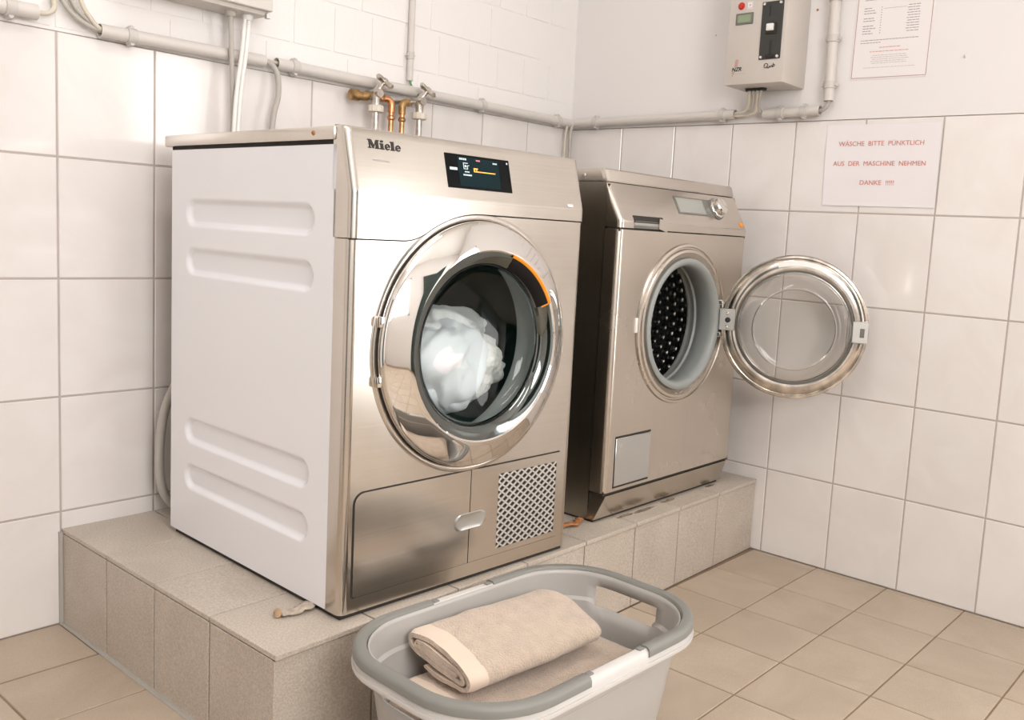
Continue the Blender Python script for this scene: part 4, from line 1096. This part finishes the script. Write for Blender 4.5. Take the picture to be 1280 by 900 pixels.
cable('cable', [(-0.030, -0.022, 1.2680), (-0.048, -0.024, 1.262), (-0.056, -0.024, 1.240), (-0.058, -0.022, 1.18), (-0.058, -0.022, 0.85)], 0.0040, 'cable_cream', 'thin cream cable hanging beside the grey one in the corner')
cable('earth_wire', [(-0.722, -0.012, 1.320), (-0.7215, -0.013, 1.296), (-0.716, -0.018, 1.278), (-0.706, -0.030, 1.262), (-0.700, -0.035, 1.245)], 0.0030, 'cable_green', 'green wire poking out of the thin upright conduit')
cable('drain_hose', [(-1.360, -0.095, 0.60), (-1.405, -0.082, 0.545), (-1.438, -0.070, 0.47), (-1.447, -0.062, 0.39), (-1.446, -0.060, 0.31), (-1.432, -0.064, 0.258), (-1.402, -0.072, 0.235), (-1.34, -0.08, 0.232)], 0.0100, 'cable', 'pale grey hose curving down behind the left edge of the dryer', n=14)

# ================================================================== WALL CABINET ABOVE THE DRYER
cab = thing('distribution_cabinet', 'light grey metal cabinet on the brickwork above the dryer, cut by the top edge', 'cabinet', (-1.205, 0, 1.358))
MB().box(-0.330, 0.0, -0.082, -0.001, 0.0, 0.36, 0.003, 2).build('housing', 'box_grey', cab)
MB().box(-0.334, 0.004, -0.094, -0.080, 0.010, 0.37, 0.002).build('cover', 'pvc', cab)
for x, m_ in ((-0.077, 'cable'), (-0.034, 'white_plastic')):
    MB().lathe([(0.0001, -0.012), (0.0120, -0.012), (0.0120, 0.004), (0.0090, 0.010), (0.0001, 0.010)], (0, 0, 0), 16, mtx=T(x, -0.050, -0.002) @ Matrix.Rotation(PI/2, 4, 'X')).build('cable_gland', m_, cab)
MB().box(-0.010, 0.0, -0.090, -0.080, -0.006, 0.006, 0.001).build('latch', 'zinc', cab)

# ================================================================== TAPS AND PIPES
def tap(x, z, label, rot):
    o = thing('water_tap', label, 'tap', (x, -0.060, z), 0, 'water taps above the dryer')
    b_ = MB()
    b_.lathe([(0.0001, 0.022), (0.0105, 0.022), (0.0115, 0.0), (0.0115, -0.030), (0.0085, -0.030), (0.0085, -0.058)], (0, 0, 0), 18)      # body towards the room, wall stub behind
    b_.tube([(0, -0.004, 0.004), (0, -0.004, -0.012), (0, -0.004, -0.016), (0, -0.004, -0.034)], [0.0125, 0.0125, 0.0105, 0.0105], 16)    # outlet downwards
    b_.build('valve_body', 'tap', o, 40)
    sp_ = Vector((0.40*math.cos(rot), -0.45, 0.80)).normalized()
    MB().tube([sp_*0.004, sp_*0.022, sp_*0.023, sp_*0.040], [0.0105, 0.0100, 0.0065, 0.0060], 14).build('spindle', 'tap', o)
    kn_ = MB()
    a = sp_.cross(Vector((0, 1, 0))).normalized(); c_ = sp_.cross(a).normalized()
    base_ = sp_*0.040
    for k_ in range(4):
        t = rot+k_*PI/2
        d = a*math.cos(t)+c_*math.sin(t)
        kn_.tube([base_, base_+d*0.012, base_+d*0.024, base_+d*0.030+sp_*0.001], [0.0080, 0.0068, 0.0078, 0.0055], 10)
    kn_.tube([base_-sp_*0.006, base_+sp_*0.006, base_+sp_*0.009], [0.0095, 0.0090, 0.0050], 14)
    kn_.build('handwheel', 'tap', o)
    nu = MB(); nu.tube([(0, -0.004, -0.030), (0, -0.004, -0.032), (0, -0.004, -0.046), (0, -0.004, -0.048)], [0.0175, 0.0205, 0.0205, 0.0175], 12)
    nu.build('union_nut', 'nut', o, 20)
    MB().tube([(0, -0.004, -0.044), (0, -0.004, -0.075), (0, -0.004, -0.095), (0, 0.010, -0.18), (0, 0.015, -0.30)], [0.0085]*5, 14).build('hose', 'tap', o)
    return o
tap(-0.876, 1.2360, 'left chrome water tap with cross handle, beside the brass elbow', 0.35)
tap(-0.728, 1.2360, 'right chrome water tap with cross handle, under the thin conduit', 0.15)
ep = MB().tube([(-0.938, -0.036, 1.2270), (-0.935, -0.036, 1.2270), (-0.912, -0.036, 1.2270), (-0.910, -0.036, 1.2270), (-0.885, -0.040, 1.2290)], [0.0110, 0.0145, 0.0145, 0.0120, 0.0115], 16).build('brass_fitting', 'brass', None)
tag(ep, 'tarnished brass pipe end left of the left tap', 'fitting')
hd = MB().tube([(-0.890, -0.030, 1.2300), (-0.845, -0.030, 1.2310), (-0.800, -0.030, 1.2320), (-0.740, -0.030, 1.2340), (-0.715, -0.030, 1.2345)], [0.0110, 0.0110, 0.0125, 0.0120, 0.0110], 16).build('manifold_pipe', 'zinc', None)
tag(hd, 'grey metal pipe linking the two taps', 'pipe')
for x, lab in ((-0.8205, 'copper pipe nearer the left tap, going down behind the dryer'), (-0.7830, 'copper pipe nearer the right tap, going down behind the dryer')):
    o = thing('copper_pipe', lab, 'pipe', (x, -0.058, 1.2250), 0, 'copper pipes between the taps')
    s_ = -1 if x < -0.8 else 1
    MB().tube(smooth_path([(s_*0.024, 0.004, 0.004), (s_*0.010, 0.002, 0.003), (0.0, 0, -0.008), (0, 0, -0.030)], 5), 0.0098, 14).build('elbow', 'copper' if s_ < 0 else 'brass', o)
    MB().tube([(0, 0, -0.022), (0, 0, -0.30)], 0.0070, 14).build('pipe', 'copper', o)
    MB().tube([(0, 0, -0.038), (0, 0, -0.041), (0, 0, -0.047), (0, 0, -0.050)], [0.0075, 0.0102, 0.0102, 0.0075], 14).build('collar', 'copper' if s_ < 0 else 'brass', o)

# ================================================================== COIN METER ON THE RIGHT WALL
BD = 0.132
cm_ = thing('coin_meter', 'grey coin meter box with black coin slot plate on the right wall', 'coin meter', (0, 0, 0))
def PBx(mb, u0, u1, z0, z1, o0, o1, bev=0.0, seg=1):
    """box on the right wall: u = distance from the corner (-y), o = distance out of the wall"""
    return mb.box(-o1, -o0, -u1, -u0, z0, z1, bev, seg)
PBx(MB(), 0.657, 0.835, 1.337, 1.690, 0.001, BD, 0.003, 2).build('housing', 'box_grey', cm_)
ax = lambda u, z, o: T(-o, -u, z) @ Matrix.Rotation(-PI/2, 4, 'Z')       # lathe axis (-Y) turned to face -X
pl_ = PBx(MB(), 0.7595, 0.8220, 1.3992, 1.5500, BD-0.001, BD+0.0035, 0.001).build('coin_plate', 'black_plate', cm_)
PBx(MB(), 0.7815, 0.7850, 1.5100, 1.5400, BD+0.003, BD+0.0042).build('coin_slot', 'gap', pl_, 0)
PBx(MB(), 0.7760, 0.8060, 1.4640, 1.4930, BD+0.003, BD+0.0065, 0.001).build('button_seat', 'gap', pl_)
PBx(MB(), 0.7800, 0.8000, 1.4720, 1.4905, BD+0.003, BD+0.014, 0.002, 2).build('push_button', 'white_plastic', pl_)
PBx(MB(), 0.7890, 0.7945, 1.4080, 1.4480, BD+0.003, BD+0.0042).build('return_slot', 'gap', pl_, 0)
PBx(MB(), 0.7790, 0.8050, 1.4035, 1.4105, BD+0.003, BD+0.0080, 0.001).build('return_lip', 'gap', pl_)
for u, z in ((0.7665, 1.5440), (0.8145, 1.5440), (0.7665, 1.4052), (0.8145, 1.4052)):
    MB().lathe([(0.0001, 0.003), (0.0035, 0.0024), (0.0045, 0)], (0, 0, 0), 14, mtx=ax(u, z, BD+0.0035)).build('screw', 'chrome', pl_)
MB().lathe([(0.0001, 0.0065), (0.006, 0.0055), (0.0085, 0.002), (0.0098, 0.002), (0.0102, 0.0)], (0, 0, 0), 24, mtx=ax(0.6935, 1.5475, BD)).build('red_button', 'red_lens', cm_)
st_ = PBx(MB(), 0.7105, 0.7290, 1.5380, 1.5580, BD-0.0005, BD+0.0006).build('sticker', 'paper_plain', cm_, 0)
sm_ = MB()
for z in (1.5560, 1.5400): PBx(sm_, 0.7112, 0.7283, z-0.0007, z+0.0007, BD+0.0004, BD+0.0009)
for u in (0.7118, 0.7277): PBx(sm_, u-0.0007, u+0.0007, 1.5400, 1.5560, BD+0.0004, BD+0.0009)
PBx(sm_, 0.7175, 0.7225, 1.5450, 1.5505, BD+0.0004, BD+0.0009)
sm_.build('sticker_print', 'pale_print', st_, 0)
lc = PBx(MB(), 0.6795, 0.7325, 1.4975, 1.5280, BD-0.001, BD+0.0030, 0.001).build('counter_frame', 'panel_grey', cm_)
PBx(MB(), 0.6865, 0.7260, 1.5030, 1.5225, BD+0.002, BD+0.0034).build('counter_window', 'lcd_green', lc)
cd = MB()
for i in range(4): PBx(cd, 0.6920+i*0.0075, 0.6965+i*0.0075, 1.5120, 1.5132, BD+0.003, BD+0.0037)
cd.build('counter_digits', 'grey_print', lc, 0)['kind'] = 'stuff'
nz_ = text_mesh('maker_mark', 'NZR', 0.0150, T(-(BD+0.0008), -0.6770, 1.3780) @ RIGHTW, bold=0.0002, shear=0.25, width=0.030); link('maker_mark', nz_, 'black_print', cm_, 0)
rl = MB()
for i in range(3):
    rl.tube([(-(BD+0.0006), -(0.6860+i*0.0035), 1.3860), (-(BD+0.0006), -(0.6890+i*0.0036), 1.4040+0.002*(i % 2))], 0.0007, 5)
rl.tube([(-(BD+0.0006), -0.6770, 1.3680), (-(BD+0.0006), -0.6860, 1.3720), (-(BD+0.0006), -0.6800, 1.3600)], 0.0007, 5)
rl.build('maker_mark', 'red_print', cm_)
gk = MB()
for i in range(9): PBx(gk, 0.6810+i*0.0043, 0.6810+i*0.0043+0.0028, 1.3665, 1.3685, BD-0.0005, BD+0.0006)
gk.build('maker_mark', 'pale_print', cm_, 0)['kind'] = 'stuff'
X_ = -(BD+0.0008)
sc_ = MB()
cv = [(0.776, 1.3835), (0.780, 1.3880), (0.786, 1.3870), (0.788, 1.3820), (0.783, 1.3765), (0.777, 1.3790), (0.778, 1.3840)]
sc_.tube(smooth_path([(X_, -a, b_) for a, b_ in cv], 5), 0.0009, 5)
cv = [(0.784, 1.3800), (0.790, 1.3755), (0.793, 1.3810), (0.7945, 1.3770), (0.799, 1.3820), (0.802, 1.3775), (0.804, 1.3880), (0.8035, 1.3790), (0.808, 1.3800), (0.8075, 1.3845), (0.8040, 1.3830)]
sc_.tube(smooth_path([(X_, -a, b_) for a, b_ in cv], 5), 0.0009, 5)
sc_.build('script_mark', 'black_print', cm_)
for u in (0.697, 0.717, 0.738):
    MB().lathe([(0.0001, 0.008), (0.0110, 0.008), (0.0130, 0.0), (0.0001, 0.0)], (0, 0, 0), 16, mtx=T(-0.060, -u, 1.3385) @ Matrix.Rotation(PI/2, 4, 'X')).build('cable_gland', 'rubber', cm_)

# ================================================================== PAPERS
nt_ = thing('price_notice', 'printed white notice sheet in a thin brown border, cut by the top edge', 'notice', (0, 0, 0))
Rn = T(0, -0.969, 1.3575) @ Matrix.Rotation(math.radians(0.6), 4, 'X')        # hangs a touch crooked
def NB(mb, u0, u1, z0, z1, o0, o1): return mb.box(-o1, -o0, -u1, -u0, z0, z1, 0, 1, Rn)
NW, NH = 0.197, 0.280
pg = NB(MB(), -0.004, NW+0.004, -0.004, NH+0.004, 0.0002, 0.0011).build('sheet', 'paper_plain', nt_, 0)
ln = MB()
for z in (0.0, NH): NB(ln, 0, NW, z-0.0007, z+0.0007, 0.001, 0.0016)
for u in (0.0, NW): NB(ln, u-0.0007, u+0.0007, 0, NH, 0.001, 0.0016)
ln.build('border_line', 'brown_line', nt_, 0)
pr_ = MB(); rnd = random.Random(3)
def words(mb, u0, u1, z, h_=0.0016, lo=0.004, hi=0.011):
    u = u0
    while u < u1-0.002:
        l_ = min(rnd.uniform(lo, hi), u1-u)
        NB(mb, u, u+l_, z, z+h_, 0.001, 0.0014); u += l_+0.0016
for i, z in enumerate((0.268, 0.258, 0.246, 0.232, 0.222, 0.212, 0.199)): words(pr_, 0.018, 0.075+0.02*(i % 3), z)
for i in range(11):
    z = 0.178-i*0.0065
    if i not in (3, 6): words(pr_, 0.018, 0.040+0.006*(i % 3), z, 0.0018)
    NB(pr_, 0.064, 0.0665, z, z+0.0020, 0.001, 0.0014)
    words(pr_, 0.135-0.002*(i % 2), 0.166, z, 0.0016, 0.005, 0.012)
for a in (0.070, ): NB(pr_, a, 0.130, 0.1750, 0.1757, 0.001, 0.0014)
words(pr_, 0.016, 0.168, 0.0955); words(pr_, 0.016, 0.070, 0.0890)
pr_.build('print', 'grey_print', nt_, 0)['kind'] = 'stuff'
p2 = MB()
for i, z in enumerate((0.0560, 0.0510, 0.0460, 0.0410, 0.0360)): words(p2, 0.052-0.004*(i % 2), 0.140+0.004*(i % 3), z, 0.0014)
words(p2, 0.030, 0.166, 0.0250, 0.0012)
p2.build('print', 'pale_print', nt_, 0)['kind'] = 'stuff'
p3 = MB(); words(p3, 0.068, 0.126, 0.0755, 0.0022); words(p3, 0.043, 0.146, 0.0655, 0.0020)
p3.build('print', 'red_print_pale', nt_, 0)['kind'] = 'stuff'

sg = thing('paper_sign', 'white laminated paper sign with three lines of red capitals on the tiles', 'sign', (0, 0, 0))
sh = MB()
rows = []
for j in range(9):
    rows.append([(-0.0012-0.0022*abs(math.sin(i*0.9+j*0.35))*(i in (0, 12) or j in (0, 8)), -(0.9165+0.3060*i/12+0.003*(j/8-0.5)*-1), 1.0195+0.2160*j/8) for i in range(13)])
sh.grid(rows); sh.build('sheet', 'paper', sg, 60)
for body, y, z, wd_ in (('WÄSCHE  BITTE  PÜNKTLICH', 1.0665, 1.1845, 0.2290), ('AUS  DER  MASCHINE  NEHMEN', 1.0655, 1.1320, 0.2490), ('DANKE  !!!!!', 1.0660, 1.0815, 0.0920)):
    me = text_mesh('lettering', body, 0.0175, T(0, 0, 0), bold=0.0, align='CENTER', width=wd_)
    me.transform(T(-0.0022, -y, z) @ RIGHTW)
    link('lettering', me, 'red_print', sg, 0)

# ================================================================== SMALL MARKS AND LITTER
mk1 = MB().lathe([(0.0001, 0.003), (0.0022, 0.0025), (0.0034, 0)], (0, 0, 0), 10, mtx=ax(0.8545, 1.5490, 0.0)).build('wall_screw', 'rust', None)
tag(mk1, 'rusty screw head in the plaster right of the coin meter', 'screw')
mk2 = MB().lathe([(0.0001, 0.002), (0.0022, 0.0018), (0.0030, 0)], (0, 0, 0), 10, mtx=ax(0.5375, 1.5105, 0.0)).build('wall_plug', 'pvc_dark', None)
tag(mk2, 'small grey wall plug in the plaster left of the coin meter', 'wall plug')
mk3 = MB().tube([(0.002, -1.2580, 1.3900), (-0.008, -1.2585, 1.3930), (-0.009, -1.2590, 1.3960)], 0.0016, 8).build('nail', 'zinc', None)
tag(mk3, 'small bent nail in the plaster right of the notice', 'nail')

def scrap(name, pts, wd_, mat, label, cat, z0):
    P = smooth_path([(a, b_, c_) for a, b_, c_ in pts], 6); v = []
    n_ = len(P)
    for i, p in enumerate(P):
        d = (P[min(i+1, n_-1)]-P[max(i-1, 0)]).normalized(); s_ = Vector((-d.y, d.x, 0)).normalized()
        for k_ in range(5):
            t = (k_-2)/2
            h_ = 0.004*(1-t*t)+0.003*noise.noise(Vector((p.x*90, p.y*90, k_*1.7)))
            v.append(p+s_*t*wd_*(0.8+0.4*noise.noise(Vector((i*0.6, 3.3, 0))))+Vector((0, 0, h_)))
    f = [(i*5+k_, i*5+k_+1, i*5+k_+6, i*5+k_+5) for i in range(n_-1) for k_ in range(4)]
    o = MB().add(v, f).build(name, mat, None, 60)
    m_ = o.modifiers.new('thickness', 'SOLIDIFY'); m_.thickness = 0.003; m_.offset = -1
    return tag(o, label, cat)
o = scrap('crumpled_rag', [(-1.545, -0.694, PZ+0.006), (-1.520, -0.700, PZ+0.006), (-1.497, -0.700, PZ+0.008), (-1.478, -0.690, PZ+0.006), (-1.460, -0.70, PZ+0.005)], 0.015, 'rag', 'crumpled dirty strip sticking out under the front corner of the dryer', 'rag', PZ)
tp = MB().tube([(-1.5535, -0.6995, PZ+0.008), (-1.5500, -0.6925, PZ+0.0085), (-1.5465, -0.6860, PZ+0.008)], [0.0060, 0.0070, 0.0060], 8).build('rag_end', 'brass_tan', o)
scrap('dry_leaf', [(-0.800, -0.704, PZ+0.004), (-0.780, -0.712, PZ+0.009), (-0.760, -0.716, PZ+0.006), (-0.740, -0.708, PZ+0.010), (-0.722, -0.700, PZ+0.006)], 0.011, 'rust', 'curled brown scrap between the two machines on the plinth', 'scrap', PZ)
for i, (x, y, l_) in enumerate(((-0.52, -0.748, 0.055), (-0.40, -0.742, 0.045), (-0.60, -0.745, 0.04), (-0.18, -0.738, 0.03))):
    n_ = 14; rr = random.Random(i)
    v = [(x, y, PZ+0.0022)]+[(x+l_*math.cos(2*PI*k_/n_)*rr.uniform(0.6, 1), y+0.010*math.sin(2*PI*k_/n_)*rr.uniform(0.5, 1), PZ+0.0004) for k_ in range(n_)]
    b_ = MB().add(v, [(0, 1+k_, 1+(k_+1) % n_) for k_ in range(n_)]).build('dust_smear', 'debris', None)
    tag(b_, ('second from left', 'third from left', 'leftmost', 'rightmost')[i]+' smear of dark dust on the plinth edge below the washing machine', 'dust', 'dust below the washing machine')

# ================================================================== CEILING LAMPS (above the frame)
for i, (x, y) in enumerate(((-1.75, -1.25), (-1.75, -2.55))):
    o = thing('ceiling_lamp', ('nearer', 'farther')[i]+' long ceiling lamp, counted from the machines, above the frame', 'lamp', (x, y, RH), 0, 'ceiling lamps')
    MB().box(-0.66, 0.66, -0.09, 0.09, -0.045, -0.001, 0.004).build('housing', 'white_metal', o)
    MB().box(-0.64, 0.64, -0.075, 0.075, -0.070, -0.044, 0.008, 2).build('diffuser', 'lamp', o)
